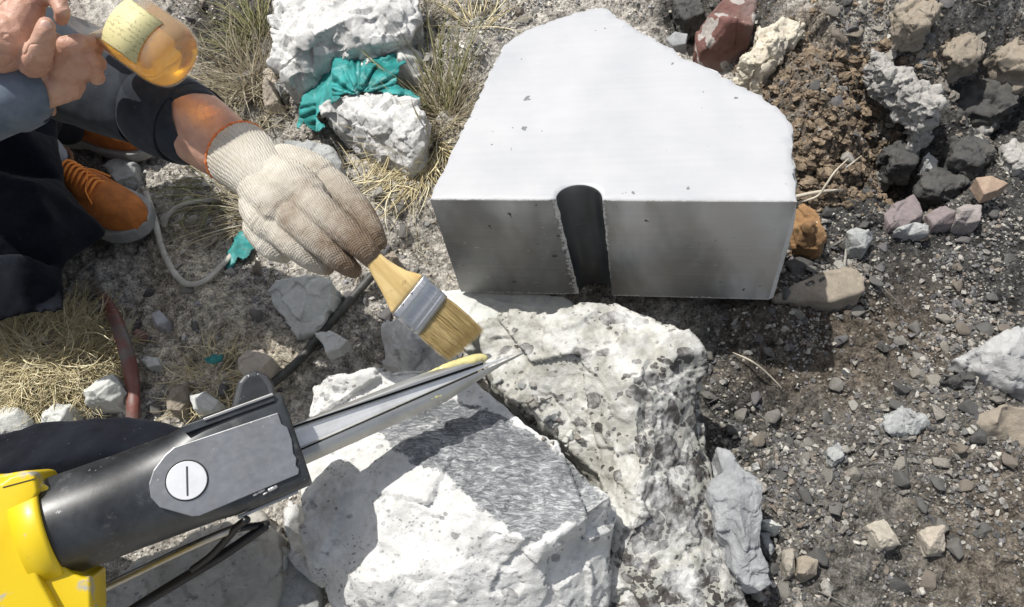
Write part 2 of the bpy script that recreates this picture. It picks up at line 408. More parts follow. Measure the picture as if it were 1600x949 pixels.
WHITE = (.70, .70, .67); SLATE = (.15, .16, .17)
mA = rockmat('pale_dusty_limestone', (.63, .63, .605), (.43, .43, .415), (.17, .17, .17), 44, .26, (1, 1.5, 1), zone=((.10, .107, .115), (.56, .57, .57)), powder=.8, mot=.6, bump=.55, b2=.003)
mB = rockmat('speckled_breccia', (.47, .46, .41), (.25, .25, .22), (.042, .037, .034), 26, .62, (1, 1.5, .7), powder=.62, mot=.9, crot=(.5, .2, .6), cz=True)
mC = rockmat('crystalline_rock', (.66, .66, .64), (.30, .30, .30), (.2, .2, .2), 50, .2, powder=.6, mot=.9)
mD = rockmat('grey_rock', (.42, .43, .42), (.25, .26, .26), (.15, .15, .15), 60, .15, mot=.5)
mE = rockmat('tan_rock', (.36, .31, .245), (.20, .172, .135), mot=.9, tone=(.20, .185, .16))
mF = rockmat('slate_blue_rock', (.40, .41, .415), (.15, .157, .165), mot=1.0)
mDark = rockmat('dark_rock', (.10, .10, .096), (.035, .035, .035), mot=.9, tone=(.14, .125, .10))
mPink = rockmat('pinkish_rock', (.29, .245, .245), (.15, .13, .13), mot=.9, tone=(.16, .145, .13))
mOra = rockmat('ochre_rock', (.36, .21, .095), (.15, .09, .05), (.45, .38, .28), 40, .2, mot=.9)
mPale = rockmat('pale_smooth_stone', (.60, .61, .58), (.47, .48, .45), (.3, .3, .3), 60, .08, mot=.4, bump=.35)

rock('boulder', 'white dusty boulder with a dark slate patch on top, at the bottom edge', 'boulder',
     [(487, 600, .165), (520, 588, .185), (560, 584, .19), (600, 575, .19), (672, 572, .19), (740, 592, .185), (795, 635, .185), (850, 675, .195), (900, 715, .20), (957, 775, .20), (955, 800, .18), (948, 860, .13), (945, 1000, .05), (850, 1120, .02), (600, 1120, .08), (515, 960, .13), (482, 850, .16), (470, 770, .175), (468, 700, .175)],
     -.09, mA, [(560, 690, .20), (640, 688, .22), (700, 640, .175), (620, 640, .17), (560, 640, .165), (690, 765, .222), (760, 828, .222), (850, 850, .215), (920, 805, .205), (600, 800, .215), (560, 900, .20), (700, 900, .20), (830, 900, .18), (850, 1000, .10), (770, 665, .20), (780, 740, .212), (600, 1000, .14), (900, 860, .165), (540, 740, .205)],
     flare=1.02, vox=.0033, fac=((.014, 6.5), (.005, 19), (.0014, 60)), nz=((.0015, 12), (.0010, 60), (.0010, 150)), seed=11,
     zone=[(570, 655), (640, 640), (700, 625), (770, 640), (850, 690), (955, 775), (935, 800), (860, 830), (835, 850), (790, 822), (745, 790), (715, 760), (690, 735), (640, 722)])
rock('boulder', 'tall speckled boulder with dark angular inclusions below the cut block', 'boulder',
     [(745, 500, .165), (800, 488, .185), (860, 492, .20), (905, 475, .20), (960, 470, .20), (1010, 485, .20), (1060, 510, .20), (1098, 545, .19), (1104, 572, .17), (1088, 600, .14), (1098, 650, .10), (1108, 720, .075), (1140, 840, .045), (1172, 949, .03), (1200, 1090, .02), (930, 1090, .02), (930, 900, .07), (950, 800, .11), (930, 740, .09), (880, 690, .11), (820, 640, .13), (775, 600, .135), (755, 560, .14)],
     -.10, mB, [(985, 598, .205), (930, 540, .20), (1050, 560, .195), (860, 560, .175), (880, 630, .14), (920, 640, .15), (1000, 700, .165), (1005, 800, .135), (975, 860, .115), (1020, 949, .09), (1065, 700, .115), (1090, 840, .085), (1080, 949, .07), (960, 700, .145), (1050, 600, .175), (830, 560, .165)],
     flare=1.0, vox=.0030, fac=((.012, 8), (.005, 24), (.0018, 60)), nz=((.003, 14), (.0018, 60), (.0012, 160)), seed=23, zone=[(985, 600), (1060, 545), (1115, 570), (1110, 720), (1230, 1100), (940, 1100), (950, 860), (1000, 800)], zall=True)
rock('rock', 'white crystalline rock with a dark underside at the top beside the dry grass', 'rock',
     [(440, -80, .16), (640, -80, .17), (655, 20, .14), (640, 60, .13), (600, 70, .14), (560, 72, .15), (520, 85, .13), (480, 122, .10), (440, 128, .09), (425, 100, .10), (430, 50, .14)], .0, mC,
     [(480, 60, .17), (540, 30, .18), (600, 20, .18), (440, 100, .12), (510, 85, .15)], flare=.86, vox=.003, fac=((.018, 14), (.008, 35)), nz=((.004, 30), (.0015, 120)), seed=31)
rock('rock', 'angular white rock under the teal rag between the grass and the cut block', 'rock',
     [(495, 165, .09), (530, 148, .115), (580, 142, .125), (640, 155, .125), (667, 178, .12), (664, 230, .10), (640, 262, .08), (600, 250, .07), (560, 225, .065), (520, 195, .07)], .01, mC,
     [(600, 190, .13), (560, 180, .12), (625, 215, .125), (650, 185, .13)], flare=.85, vox=.0025, fac=((.010, 20), (.004, 50)), nz=((.003, 40), (.001, 140)), seed=37)
rock('rock', 'rounded pale stone bulging from under the teal rag', 'rock',
     [(500, 110, .06), (530, 80, .09), (575, 60, .10), (620, 60, .10), (660, 85, .09), (682, 105, .06), (670, 150, .04), (600, 160, .03), (520, 160, .03)], .0, mPale, [(570, 100, .13), (620, 90, .13)],
     flare=1.0, vox=.003, fac=((.006, 20),), nz=((.004, 30),), seed=39, rel=8)
rock('rock', 'flat pale rock face with a dark broken side below the gloved hand', 'rock',
     [(420, 455, .055), (432, 438, .07), (470, 432, .085), (500, 430, .09), (520, 440, .08), (515, 480, .06), (500, 515, .045), (465, 524, .05), (445, 500, .05), (430, 478, .05)], .0, mPale,
     [(478, 450, .088), (468, 500, .062)], flare=1.0, vox=.002, fac=((.006, 30),), nz=((.002, 60),), seed=41)
rock('rock', 'grey rounded rock peeking out above the knuckles of the glove', 'rock',
     [(445, 222, .06), (480, 217, .08), (515, 228, .08), (535, 255, .07), (530, 290, .05), (470, 290, .05), (440, 250, .05)], .0, mD, [(490, 245, .09)], vox=.0025, fac=((.006, 25),), seed=43, rel=4)
rock('rock', 'small white chip lying on the dark rod below the glove', 'rock',
     [(490, 520, .055), (515, 516, .06), (543, 532, .06), (530, 545, .055), (508, 552, .055), (503, 536, .055)], .03, mPale, vox=.0012, fac=((.002, 60),), nz=((.001, 90),), rel=2)
rock('rock', 'grey-white rock behind the brush bristles', 'rock',
     [(600, 510, .08), (625, 490, .11), (650, 495, .12), (690, 530, .13), (720, 570, .14), (700, 600, .10), (640, 590, .06), (600, 560, .05)], .0, mC, [(640, 530, .13)], flare=1.1, vox=.0025, fac=((.010, 25),), seed=51)
rock('rock', 'flat whitish ledge under the lower left corner of the cut block', 'rock',
     [(690, 452, .07), (720, 448, .075), (800, 455, .075), (880, 462, .075), (900, 480, .08), (850, 500, .10), (760, 505, .11), (735, 520, .12), (700, 500, .09), (680, 470, .07)], .0, mPale, vox=.003, fac=((.006, 22),), seed=53, rel=4)
rock('rock', 'jagged blue-grey slab standing on the gravel right of the speckled boulder', 'rock slab',
     [(1120, 698, .10), (1137, 702, .10), (1158, 728, .105), (1192, 755, .105), (1192, 800, .10), (1188, 840, .09), (1200, 890, .08), (1207, 912, .07), (1188, 925, .07), (1165, 912, .075), (1145, 890, .08), (1140, 850, .085), (1120, 835, .09), (1118, 800, .095), (1106, 770, .10), (1112, 748, .10), (1130, 738, .10)], .03, mF,
     [(1150, 780, .12), (1165, 850, .105)], flare=.9, vox=.0016, fac=((.005, 22), (.002, 70)), nz=((.0012, 80), (.0008, 200)), seed=57, bshift=(-.01, 0))
rock('rock', 'worn brick-red lump in the dark hollow at the top, right of the cut block', 'stone',
     [(1085, 50, .06), (1110, 20, .10), (1150, -30, .13), (1185, -20, .12), (1178, 40, .09), (1172, 75, .05), (1130, 96, .03), (1095, 85, .04)], -.02, rockmat('brick_red_lump', (.215, .10, .085), (.12, .07, .06), (.30, .28, .26), 7, .5, mot=.8, tone=(.26, .24, .22)), [(1140, 30, .12)], vox=.0025, fac=((.005, 20),), seed=61, rel=8)
rock('rock', 'cream jagged lump between the red stone and the crumbly brown soil', 'rock',
     [(1156, 92, .09), (1180, 70, .12), (1185, 45, .12), (1215, 35, .13), (1225, 25, .13), (1245, 32, .13), (1260, 38, .12), (1240, 60, .12), (1215, 90, .11), (1195, 108, .10), (1175, 112, .09)], .02, rockmat('cream_rock', (.66, .61, .50), (.50, .45, .36), (.25, .22, .18), 60, .2), [(1205, 60, .14)], vox=.002, fac=((.012, 30), (.004, 80)), seed=63)
rock('rock', 'small bluish stone in the dark hollow behind the cut block', 'stone', [(1040, 60, -.01), (1055, 48, .0), (1075, 52, .0), (1072, 68, -.01), (1052, 72, -.01)], -.05, mF, vox=.0015, fac=(), nz=((.001, 60),), rel=4)
rock('rock', 'ochre-orange stone beside the lower right corner of the cut block', 'rock',
     [(1237, 330, .03), (1255, 320, .05), (1275, 328, .055), (1285, 350, .055), (1294, 368, .05), (1280, 385, .04), (1245, 382, .03), (1235, 355, .03)], -.02, mOra, [(1262, 350, .075)], vox=.002, fac=((.006, 35),), seed=67, rel=4)
rock('rock', 'flat sandy tan rock half buried below the right end of the cut block', 'rock',
     [(1205, 470, .03), (1245, 440, .045), (1290, 420, .05), (1340, 415, .05), (1355, 430, .05), (1350, 455, .045), (1300, 472, .035), (1250, 470, .03)], -.02, mE, vox=.0025, fac=((.004, 20),), seed=69, rel=6)
rock('rock', 'large light grey flat slab at the right edge of the photo', 'rock slab',
     [(1488, 560, .035), (1520, 548, .05), (1560, 520, .07), (1620, 500, .09), (1700, 540, .08), (1680, 640, .05), (1600, 612, .04), (1560, 600, .035), (1520, 582, .035)], -.03, rockmat('grey_slab', (.50, .50, .49), (.30, .30, .30), mot=.8), [(1570, 555, .08)], vox=.003, fac=((.008, 18), (.003, 60)), seed=71)
rock('rock', 'rounded brownish rock below the flat slab at the right edge', 'rock',
     [(1508, 668, .02), (1530, 645, .04), (1570, 630, .05), (1640, 640, .05), (1640, 700, .02), (1580, 700, .015), (1530, 692, .015)], -.03, mE, [(1560, 660, .06)], vox=.003, fac=((.006, 20),), seed=73, rel=6)
rock('rock', 'tan triangular chip lying on the dark gravel at the right', 'stone chip', [(1524, 277, .035), (1550, 274, .04), (1576, 286, .035), (1560, 297, .03), (1538, 304, .03)], .005, rockmat('tan_chip', (.40, .30, .22), (.30, .22, .17), mot=.4), vox=.0013, fac=(), nz=((.001, 60),))
rock('rock', 'long pale streaked slab on the ground under the hoses, left of the white boulder', 'rock slab',
     [(130, 960, .02), (210, 880, .03), (300, 838, .035), (400, 800, .035), (436, 830, .04), (440, 890, .035), (425, 960, .03), (300, 1030, .02), (140, 1030, .02)], -.04, rockmat('dusty_pale_slab', (.58, .56, .51), (.33, .32, .29), (.2, .2, .19), 40, .2, mot=.9, tone=(.40, .37, .31)), [(300, 900, .05), (380, 860, .055), (240, 940, .045)], flare=1.0, vox=.003, fac=((.010, 14), (.004, 40)), nz=((.003, 40),), seed=77)
for nm, lb, pts, zt, mt, sd in [
    ('stone', 'pink and grey angular stone in the row of stones right of the block', [(1380, 335), (1400, 318), (1428, 303), (1442, 330), (1440, 350), (1410, 362), (1388, 352)], .05, mPink, 1),
    ('stone', 'mauve rounded stone in the middle of the row of stones', [(1446, 335), (1470, 321), (1495, 330), (1490, 350), (1460, 352)], .045, mPink, 2),
    ('stone', 'pale pinkish block-shaped stone at the right end of the row', [(1495, 325), (1512, 319), (1535, 320), (1532, 345), (1508, 350), (1494, 345)], .045, rockmat('pale_pink_stone', (.36, .325, .31), (.24, .215, .205), mot=.5), 3),
    ('stone', 'grey many-sided stone left of the row of pink stones', [(1322, 362), (1338, 354), (1358, 360), (1364, 372), (1352, 388), (1330, 386)], .04, mD, 4),
    ('stone', 'grey flat stone leaning against the pink and grey stone', [(1400, 358), (1430, 346), (1452, 352), (1450, 366), (1418, 368)], .03, mD, 5),
    ('stone', 'dark flat stone under the right end of the tan rock', [(1228, 410), (1250, 400), (1272, 408), (1268, 430), (1240, 432)], .02, mDark, 6),
    ('stone', 'light grey lobed stone near the middle of the dark ground', [(1443, 246), (1452, 238), (1466, 250), (1464, 265), (1446, 264)], .025, mD, 7),
    ('stone', 'dark rounded stone with pale edge left of the lobed stone', [(1368, 268), (1385, 258), (1398, 266), (1394, 280), (1374, 282)], .025, rockmat('charcoal_stone', (.24, .23, .21), (.15, .15, .14)), 8),
    ('stone', 'pale four-sided chip, left of the two lying low on the bottom right soil', [(1353, 820), (1382, 808), (1407, 850), (1378, 858), (1370, 852)], .03, rockmat('buff_chip', (.47, .43, .36), (.36, .33, .27), mot=.4), 9),
    ('stone', 'pale four-sided chip, right of the two lying low on the bottom right soil', [(1438, 832), (1448, 823), (1477, 820), (1477, 862), (1450, 866)], .03, rockmat('buff_stone', (.46, .41, .34), (.36, .32, .26), mot=.3), 10),
    ('stone', 'rounded buff stone low in the gravel right of the jagged slab', [(1245, 872), (1258, 866), (1278, 876), (1276, 898), (1256, 906), (1246, 895)], .03, mE, 11),
    ('stone', 'long buff stone beside the rounded one in the gravel', [(1224, 860), (1240, 855), (1244, 895), (1232, 900), (1222, 880)], .025, rockmat('brown_grey_stone', (.36, .33, .28), (.26, .24, .2)), 12),
    ('stone', 'white oval stone wedged beside the jagged slab', [(1188, 812), (1205, 810), (1224, 822), (1210, 832), (1190, 828)], .045, mPale, 13),
    ('stone', 'grey stone shard leaning under the white oval stone', [(1188, 832), (1200, 830), (1212, 858), (1205, 868), (1190, 850)], .03, mF, 14),
    ('stone', 'white chip at the upper end of the small gravel heap', [(1175, 724), (1185, 721), (1188, 733), (1178, 736)], .03, mPale, 15),
    ('stone', 'flat grey faceted stone at the edge of the straw clump', [(124, 612), (150, 594), (178, 583), (196, 612), (172, 628), (134, 634)], .06, mPale, 16),
    ('stone', 'off-white rounded stone at the left edge under the straw', [(-20, 655), (5, 637), (30, 636), (46, 655), (40, 676), (-10, 680)], .05, mPale, 17),
    ('stone', 'whitish stone touching the dark sleeve, left of the grey faceted stone', [(64, 650), (84, 630), (112, 632), (120, 655), (95, 668), (70, 668)], .05, mPale, 18),
    ('stone', 'pale lavender pebble on the sandy patch by the cord', [(234, 492), (248, 484), (262, 500), (258, 514), (244, 512)], .03, rockmat('lavender_stone', (.52, .52, .53), (.42, .42, .44), mot=.3), 19),
    ('stone', 'light oval pebble on the grey ground right of the brown root', [(218, 562), (228, 557), (248, 559), (249, 570), (230, 574)], .02, mPale, 20),
    ('stone', 'dull red pebble right of the brown root', [(206, 519), (214, 513), (226, 520), (224, 530), (212, 530)], .015, rockmat('red_pebble', (.36, .20, .18), (.27, .15, .14), mot=.3), 21),
    ('stone', 'tan rounded stone above the black tab of the tool', [(372, 560), (385, 545), (410, 546), (424, 560), (418, 582), (385, 590), (372, 578)], .05, rockmat('sand_stone', (.46, .41, .34), (.36, .32, .27), mot=.4), 22),
    ('stone', 'cream jagged chip in the litter left of the black tab', [(258, 625), (268, 603), (292, 600), (296, 625), (280, 642), (262, 640)], .04, mE, 23),
    ('stone', 'flat pale chip beside the litter near the tool', [(296, 618), (318, 612), (342, 626), (330, 642), (302, 640)], .04, mPale, 24),
    ('stone', 'tall cream stone under the white rock at the grass', [(410, 112), (424, 100), (432, 130), (436, 160), (414, 166), (408, 140)], .07, rockmat('cream_stone', (.52, .46, .38), (.38, .34, .28)), 25),
    ('stone', 'grey stone chip beside the tall cream stone', [(425, 128), (440, 122), (450, 140), (438, 148)], .05, mD, 26),
    ('stone', 'broken white stone behind the glove, on the shaded ground', [(160, 258), (186, 244), (216, 252), (210, 274), (180, 284)], .04, mD, 27),
    ('stone', 'white shard wedged between the tool and the white boulder', [(446, 780), (458, 778), (466, 800), (470, 850), (492, 900), (480, 905), (455, 870), (444, 830)], .06, mC, 28),
    ('stone', 'grey slab fragment below the steel rod at the bottom', [(418, 905), (445, 870), (490, 895), (498, 949), (480, 1000), (420, 1000)], .03, mD, 29),
    ('stone', 'buff broken stone between the black cable and the boulder', [(414, 868), (436, 848), (456, 866), (444, 890), (422, 896)], .035, mPale, 30),
    ('stone', 'small buff stone near the root of the brush shadow', [(600, 400), (614, 392), (622, 402), (612, 410)], .05, mE, 31)]:
    c = G(*np.mean(pts, 0)); zz = c.z
    rg = np.random.default_rng(sd); K = len(pts)
    top = [(x, y, zz+zt*(.45+.55*rg.random())) for x, y in pts]; mx, my = np.mean(pts, 0)
    inner = [(mx+(x-mx)*.55, my+(y-my)*.55, zz+zt*(.85+.3*rg.random())) for x, y in pts[::2]]
    size = max(np.ptp([p[0] for p in pts]), np.ptp([p[1] for p in pts]))/ppm(c)
    rock(nm, lb, 'stone', top, zz-.015, mt, inner, 1.0, max(size/38, .0011), ((size*.06, 1.2/size*1.5),), ((size*.02, 3/size), (.0008, 150)), seed=sd, rel=2)
# ================================================================ the sawn stone block with half a drill hole
ZT = .32; ZB = .085
edge = [(672, 312), (683, 285), (700, 250), (718, 212), (735, 180), (748, 152), (762, 120), (775, 95), (787, 70), (803, 60), (828, 46), (850, 36), (890, 24), (935, 12), (948, 13), (958, 22), (980, 36), (1005, 52), (1030, 66), (1050, 76), (1062, 88), (1095, 101), (1120, 112), (1150, 130), (1190, 150), (1212, 165), (1226, 180), (1237, 198), (1239, 250), (1245, 315)]
bt = [np.array(P(x, y, ZT)) for x, y in edge]
A_, B_ = bt[0], bt[-1]; fdir = (B_-A_)/np.linalg.norm(B_-A_); finw = np.array([-fdir[1], fdir[0], 0])     # into the block
GL = np.dot(np.array(P(868, 316, ZT))-A_, fdir); GR = np.dot(np.array(P(941, 308, ZT))-A_, fdir); LEN = np.linalg.norm(B_-A_)
gc = (GL+GR)/2; gr = (GR-GL)/2
broken = []
rr = np.random.default_rng(5)
for i in range(len(bt)-1):
    a, b = bt[i], bt[i+1]; n = max(2, int(np.linalg.norm(b-a)/.004))
    for k in range(n): broken.append(a+(b-a)*k/n)
broken = np.array(broken)                                   # front-left corner ... up to before front-right corner
front = []; kind = []
for t in np.linspace(LEN, GR+.004, 60)[:-1]: front.append((t, 0)); kind.append(0)
for t, u in ((GR+.004, 0), (GR+.0015, .0012)): front.append((t, u)); kind.append(0)
for k in range(0, 25):
    a = math.pi*k/24; front.append((gc+gr*math.cos(a), .002+gr*.78*math.sin(a))); kind.append(1)
for t in np.linspace(GL-.002, 0, 50)[:-1]: front.append((t, 0)); kind.append(0)
N1 = len(broken); N = N1+len(front)
levels = [ZT, ZT-.0012]+list(np.linspace(ZT-.006, ZB+.004, 44))+[ZB]
V = []; nrmj = []
for li, z in enumerate(levels):
    s = (ZT-z)/(ZT-ZB); shrink = .0 if li else .0010
    p = broken.copy(); p[:, 2] = z
    j = .0025*fbm(p, 60, 3, 2)+.0035*facet(p, 22, 3)+.0025*facet(p, 60, 4); w_ = np.clip(np.minimum(np.arange(N1), 1e9)/6, 0, 1)*np.clip((N1-np.arange(N1))/6, 0, 1)
    tg = np.gradient(broken, axis=0); nm_ = np.stack([-tg[:, 1], tg[:, 0], 0*tg[:, 0]], 1); nm_ /= np.linalg.norm(nm_, axis=1)[:, None]
    bulge = .007*math.sin(min(s*3, 1)*1.57)*np.clip((np.arange(N1)-N1*.72)/30, 0, 1)
    p = p+nm_*((j*w_)+bulge-shrink)[:, None]
    V += list(p)
    for (t, u), k in zip(front, kind):
        tt = gc+(t-gc)*(1-.16*s)+.014*s if k else t; uu = u*(1-.10*s)
        if not k and abs(t-gc) < gr+.012: wq = max(0, 1-(abs(t-gc)-gr)/.012); tt = gc+(t-gc)*(1-.16*s*wq)+.014*s*wq
        q = A_+fdir*tt+finw*(uu+shrink); q[2] = z
        je = 0
        if abs(t-gc) < gr+.006 and u < .004: je = .0018*fbm(np.array([[tt*3, u, z]]), 130, 3, 9)[0]
        q = q+finw*abs(je)*1.5+fdir*je
        q = q+finw*.0004*fbm(np.array([[tt, 0, z]]), 30, 2, 4)[0]
        V.append(q)
F = []; MI = []
for li in range(len(levels)-1):
    for i in range(N):
        j = (i+1) % N; F.append((li*N+i, li*N+j, (li+1)*N+j, (li+1)*N+i))
        MI.append(2 if i < N1 else (1 if (i-N1 < len(kind) and kind[i-N1] and kind[(i+1-N1) % len(kind)]) else 0))
# top: constrained triangulation with inner points for shallow pits and undulation
top2 = [Vector((V[i][0], V[i][1])) for i in range(N)]; inn = []
xs = np.arange(A_[0]-.02, B_[0]+.03, .009); ys = np.arange(A_[1]-.03, 1.12, .009)
gg = np.array([(x+.002*rr.standard_normal(), y+.002*rr.standard_normal()) for x in xs for y in ys])
ins = inpoly(gg[:, 0], gg[:, 1], [tuple(p) for p in top2]); gg = gg[ins]
tp = np.array([tuple(p) for p in top2]); dmin = np.array([np.min(np.hypot(tp[:, 0]-g[0], tp[:, 1]-g[1])) for g in gg]); gg = gg[dmin > .004]
res = geometry.delaunay_2d_cdt(top2+[Vector(g) for g in gg], [(i, (i+1) % N) for i in range(N)], [], 1, 1e-7)
mp = [o[0] for o in res[3]]; base_i = len(V)
g3 = np.array([(g[0], g[1], 0) for g in gg]); zz = .0006*fbm(g3, 14, 3, 1)
for g, q in zip(gg, zz): V.append(np.array([g[0], g[1], ZT+q]))
for f in res[2]:
    F.append(tuple(mp[i] if mp[i] < N else base_i+mp[i]-N for i in f)); MI.append(3)
F.append(tuple((len(levels)-1)*N+i for i in range(N))[::-1]); MI.append(2)
bme = setmesh(bpy.data.meshes.new('stone_block'), V, F); bme.polygons.foreach_set('material_index', MI); fixn(bme)
EA = np.zeros(len(bme.vertices))
for li, z in enumerate(levels):
    for i, ((t, u), k) in enumerate(zip(front, kind)):
        EA[li*N+N1+i] = max(0, 1-(abs(t-gc)-gr)/.010) if not k else 1
        EA[li*N+N1+i] = min(1, max(EA[li*N+N1+i], 1-(z-ZB)/.008, .8-(ZT-z)/.004))
attr(bme, 'edge', EA)
bme.polygons.foreach_set('use_smooth', [mi in (1, 3) for mi in MI])
# sawn side face: dull grey, vertical clouds, horizontal saw marks, small white nicks
m = M('sawn_face'); 
c = m.ramp(m.noise(6.5, 4, .55, .3, m.mapv((1, 1, .35))), [(.38, (.105, .10, .094)), (.50, (.27, .265, .25)), (.62, (.56, .555, .54))])
c = m.mix(m.ramp(m.noise(5, 2), [(.5, 0), (.64, .4)]), c, (.36, .31, .235))
saw = m.noise(60, 4, .7, 0, m.mapv((.12, .12, 3)))
c = m.mix(.10, c, m.ramp(saw, [(.3, .1), (.7, .5)]))
eg = m.at('edge'); ek = m.ramp(m.ma('ADD', m.ma('MULTIPLY', eg, .42), m.noise(170, 5, .75)), [(.78, 0), (.83, 1)]); c = m.mix(ek, c, (.62, .61, .58))
nick = m.ramp(m.noise(95, 4, .65, .5, m.mapv((1, 1, 2.2))), [(.665, 0), (.69, 1)])
c = m.mix(nick, c, (.50, .49, .46)); dk = m.ramp(m.noise(75, 3, .6), [(.69, 0), (.71, 1)]); c = m.mix(dk, c, (.06, .05, .05))
m.out(c, .38, .0, m.bump(m.ma('ADD', saw, m.ma('MULTIPLY', m.ma('ADD', nick, dk), .5)), .25, .0012), **{'Specular IOR Level': .6}); face_m = m.m
m = M('drill_hole_face'); c = m.ramp(m.noise(8, 3, .6, 0, m.mapv((1, 1, .4))), [(.35, (.028, .031, .034)), (.65, (.16, .168, .175))])
ring = m.noise(30, 4, .6, 0, m.mapv((.2, .2, 4))); c = m.mix(m.ramp(ring, [(.62, 0), (.7, .35)]), c, (.22, .24, .25))
m.out(c, .3, 0, m.bump(ring, .3, .0015)); hole_m = m.m
m = M('sawn_top'); c = m.ramp(m.noise(9, 5, .6), [(.35, (.36, .375, .40)), (.65, (.43, .44, .455))])
st = m.noise(50, 4, .7, 0, m.mapv((.12, 2.5, 1), (0, 0, .05))); c = m.mix(.3, c, m.ramp(st, [(.35, .38), (.62, .44)]))
pit = m.vor(70, m.warp(.012, 120)); pr = m.n('ShaderNodeSeparateColor', {0: pit.outputs['Color']}).outputs[0]
area = m.ramp(m.noise(6, 2, .5), [(.42, 0), (.52, 1)])
lim = m.ma('MULTIPLY', m.ma('MULTIPLY', m.ma('POWER', pr, 5.0), .36), m.ma('ADD', m.ma('MULTIPLY', area, .85), .15)); pk = m.ma('GREATER_THAN', lim, pit.outputs['Distance'])
c = m.mix(m.ramp(m.noise(3.2, 4, .6), [(.40, 0), (.66, .5)]), c, (.52, .52, .53)); c = m.mix(pk, c, (.16, .165, .17))
m.out(c, .5, 0, m.bump(m.ma('SUBTRACT', m.ma('MULTIPLY', st, .12), pk), .4, .0015)); top_m = m.m
rough_m = rockmat('broken_edge', (.66, .66, .64), (.42, .42, .41), mot=.6, powder=.3)
tag(link('stone_block', bme, [face_m, hole_m, rough_m, top_m]), 'large sawn stone block with a half-round drill hole down its front face', 'stone block')
# ================================================================ materials for made things
def simple(name, c, rough=.5, metal=0, noise=.0, sc=30, bump=0, bs=60, **kw):
    m = M(name); cc = c
    if noise: cc = m.mix(m.ramp(m.noise(sc, 5, .65), [(.35, 0), (.65, 1)]), tuple(x*(1-noise) for x in c), tuple(min(1, x*(1+noise)) for x in c))
    nr = m.bump(m.noise(bs, 5, .65), bump, .002) if bump else None
    return m.out(cc if not isinstance(cc, tuple) else cc, rough, metal, nr, **kw)
# ================================================================ hydraulic splitter
TO = P(95, 822, .385); TT = P(820, 556, .25); tX = (TT-TO).normalized()
mid_ = (TO+TT)/2; tc_ = (Vector(CAM)-mid_).normalized(); tZ = (tc_-tc_.dot(tX)*tX).normalized(); tY = tZ.cross(tX)
TM = Matrix((tX, tY, tZ)).transposed().to_4x4(); TM.translation = TO
tool = empty('hydraulic_splitter', None, 'black hydraulic rock splitter with yellow rear housing and steel jaws in the crack', 'splitter tool', mw=TM)
bpy.context.view_layer.update()
TMi = TM.inverted()
def TL(px, py, h=0.0):
    """tool-local point seen at a pixel, at height h above the tool's axis plane"""
    a = P(px, py, 1.0); c = Vector(CAM); d = (a-c).normalized(); o = TO+tZ*h; t = (o-c).dot(tZ)/d.dot(tZ); return TMi @ (c+d*t)
def ringrr(x, yc, hw, zc, hh, p=2.0, n=40):
    """superellipse ring across the tool axis"""
    out = []
    for k in range(n):
        a = 2*math.pi*k/n; c, s = math.cos(a), math.sin(a)
        out.append((x, yc+hw*math.copysign(abs(c)**(2/p), c), zc+hh*math.copysign(abs(s)**(2/p), s)))
    return out
def m_black_metal():
    m = M('worn_black_paint'); c = m.mix(m.ramp(m.noise(11, 7, .7, .4), [(.42, 0), (.66, .8)]), (.008, .009, .010), (.05, .056, .062))
    sp = m.ramp(m.noise(130, 4, .7), [(.68, 0), (.71, 1)]); c = m.mix(sp, c, (.3, .3, .3)); c = m.mix(m.ramp(m.noise(35, 7, .8), [(.56, 0), (.70, .35)]), c, (.20, .20, .19))
    r = m.ramp(m.noise(14, 4, .6), [(.3, .28), (.7, .5)])
    return m.out(c, r, .0, m.bump(m.noise(180, 4), .08, .001), **{'Specular IOR Level': .7, 'Coat Weight': .15, 'Coat Roughness': .3})
bm_ = m_black_metal()
def m_steel(name, c=(.55, .56, .57), r0=.28, r1=.5, sc=(.1, 6, 6), metal=.95):
    m = M(name); s = m.noise(60, 4, .65, 0, m.mapv(sc)); sm = m.noise(16, 5, .65)
    cc = m.mix(m.ramp(sm, [(.42, 0), (.7, .6)]), c, tuple(x*.45 for x in c)); sp = m.ramp(m.noise(150, 4, .7), [(.68, 0), (.71, 1)]); cc = m.mix(sp, cc, (.8, .8, .78))
    return m.out(cc, m.ramp(m.ma('ADD', m.ma('MULTIPLY', s, .5), m.ma('MULTIPLY', sm, .5)), [(.35, r0), (.65, r1)]), metal, m.bump(s, .12, .0008))
steel_plate = m_steel('brushed_steel_plate', (.46, .465, .47), .34, .5, (1.5, 2, 2)); jaw_steel = m_steel('jaw_steel', (.92, .92, .90), .30, .5, metal=.62); edge_steel = m_steel('dark_jaw_steel', (.50, .50, .48), .25, .5, metal=.8)
# cylinder body (rear) tapering into a flat head
hb = .046
xs = [TL(70, 830).x, TL(110, 815).x, TL(200, 785).x, TL(255, 765).x, TL(290, 752).x, TL(330, 738).x, TL(400, 712).x, TL(466, 690, .040).x]
rad0 = (TL(65, 757, .0)-TL(130, 905, .0)).length/2*.97
secs = []
spec = [(-.02, rad0*.98, rad0*.98, 2, 0), (0, rad0, rad0, 2, 0), (xs[-1]*.16, rad0*1.0, rad0, 2, 0), (xs[-1]*.28, rad0*1.0, rad0*.97, 2, 0), (xs[-1]*.36, rad0*1.01, rad0*.905, 2.15, .0), (xs[-1]*.50, rad0*1.02, rad0*.89, 2.5, 0), (xs[-1]*.58, rad0*1.06, rad0*.89, 3.4, .002), (xs[-1]*.66, rad0*1.09, rad0*.89, 5, .002), (xs[-1]*.80, rad0*1.09, rad0*.89, 7, .002), (xs[-1]-.004, rad0*1.06, rad0*.90, 7, .002), (xs[-1], rad0*1.03, rad0*.87, 7, .002)]
for x, hw, hh, p, yc in spec: secs.append(ringrr(x, yc, hw, 0, hh, p, 56))
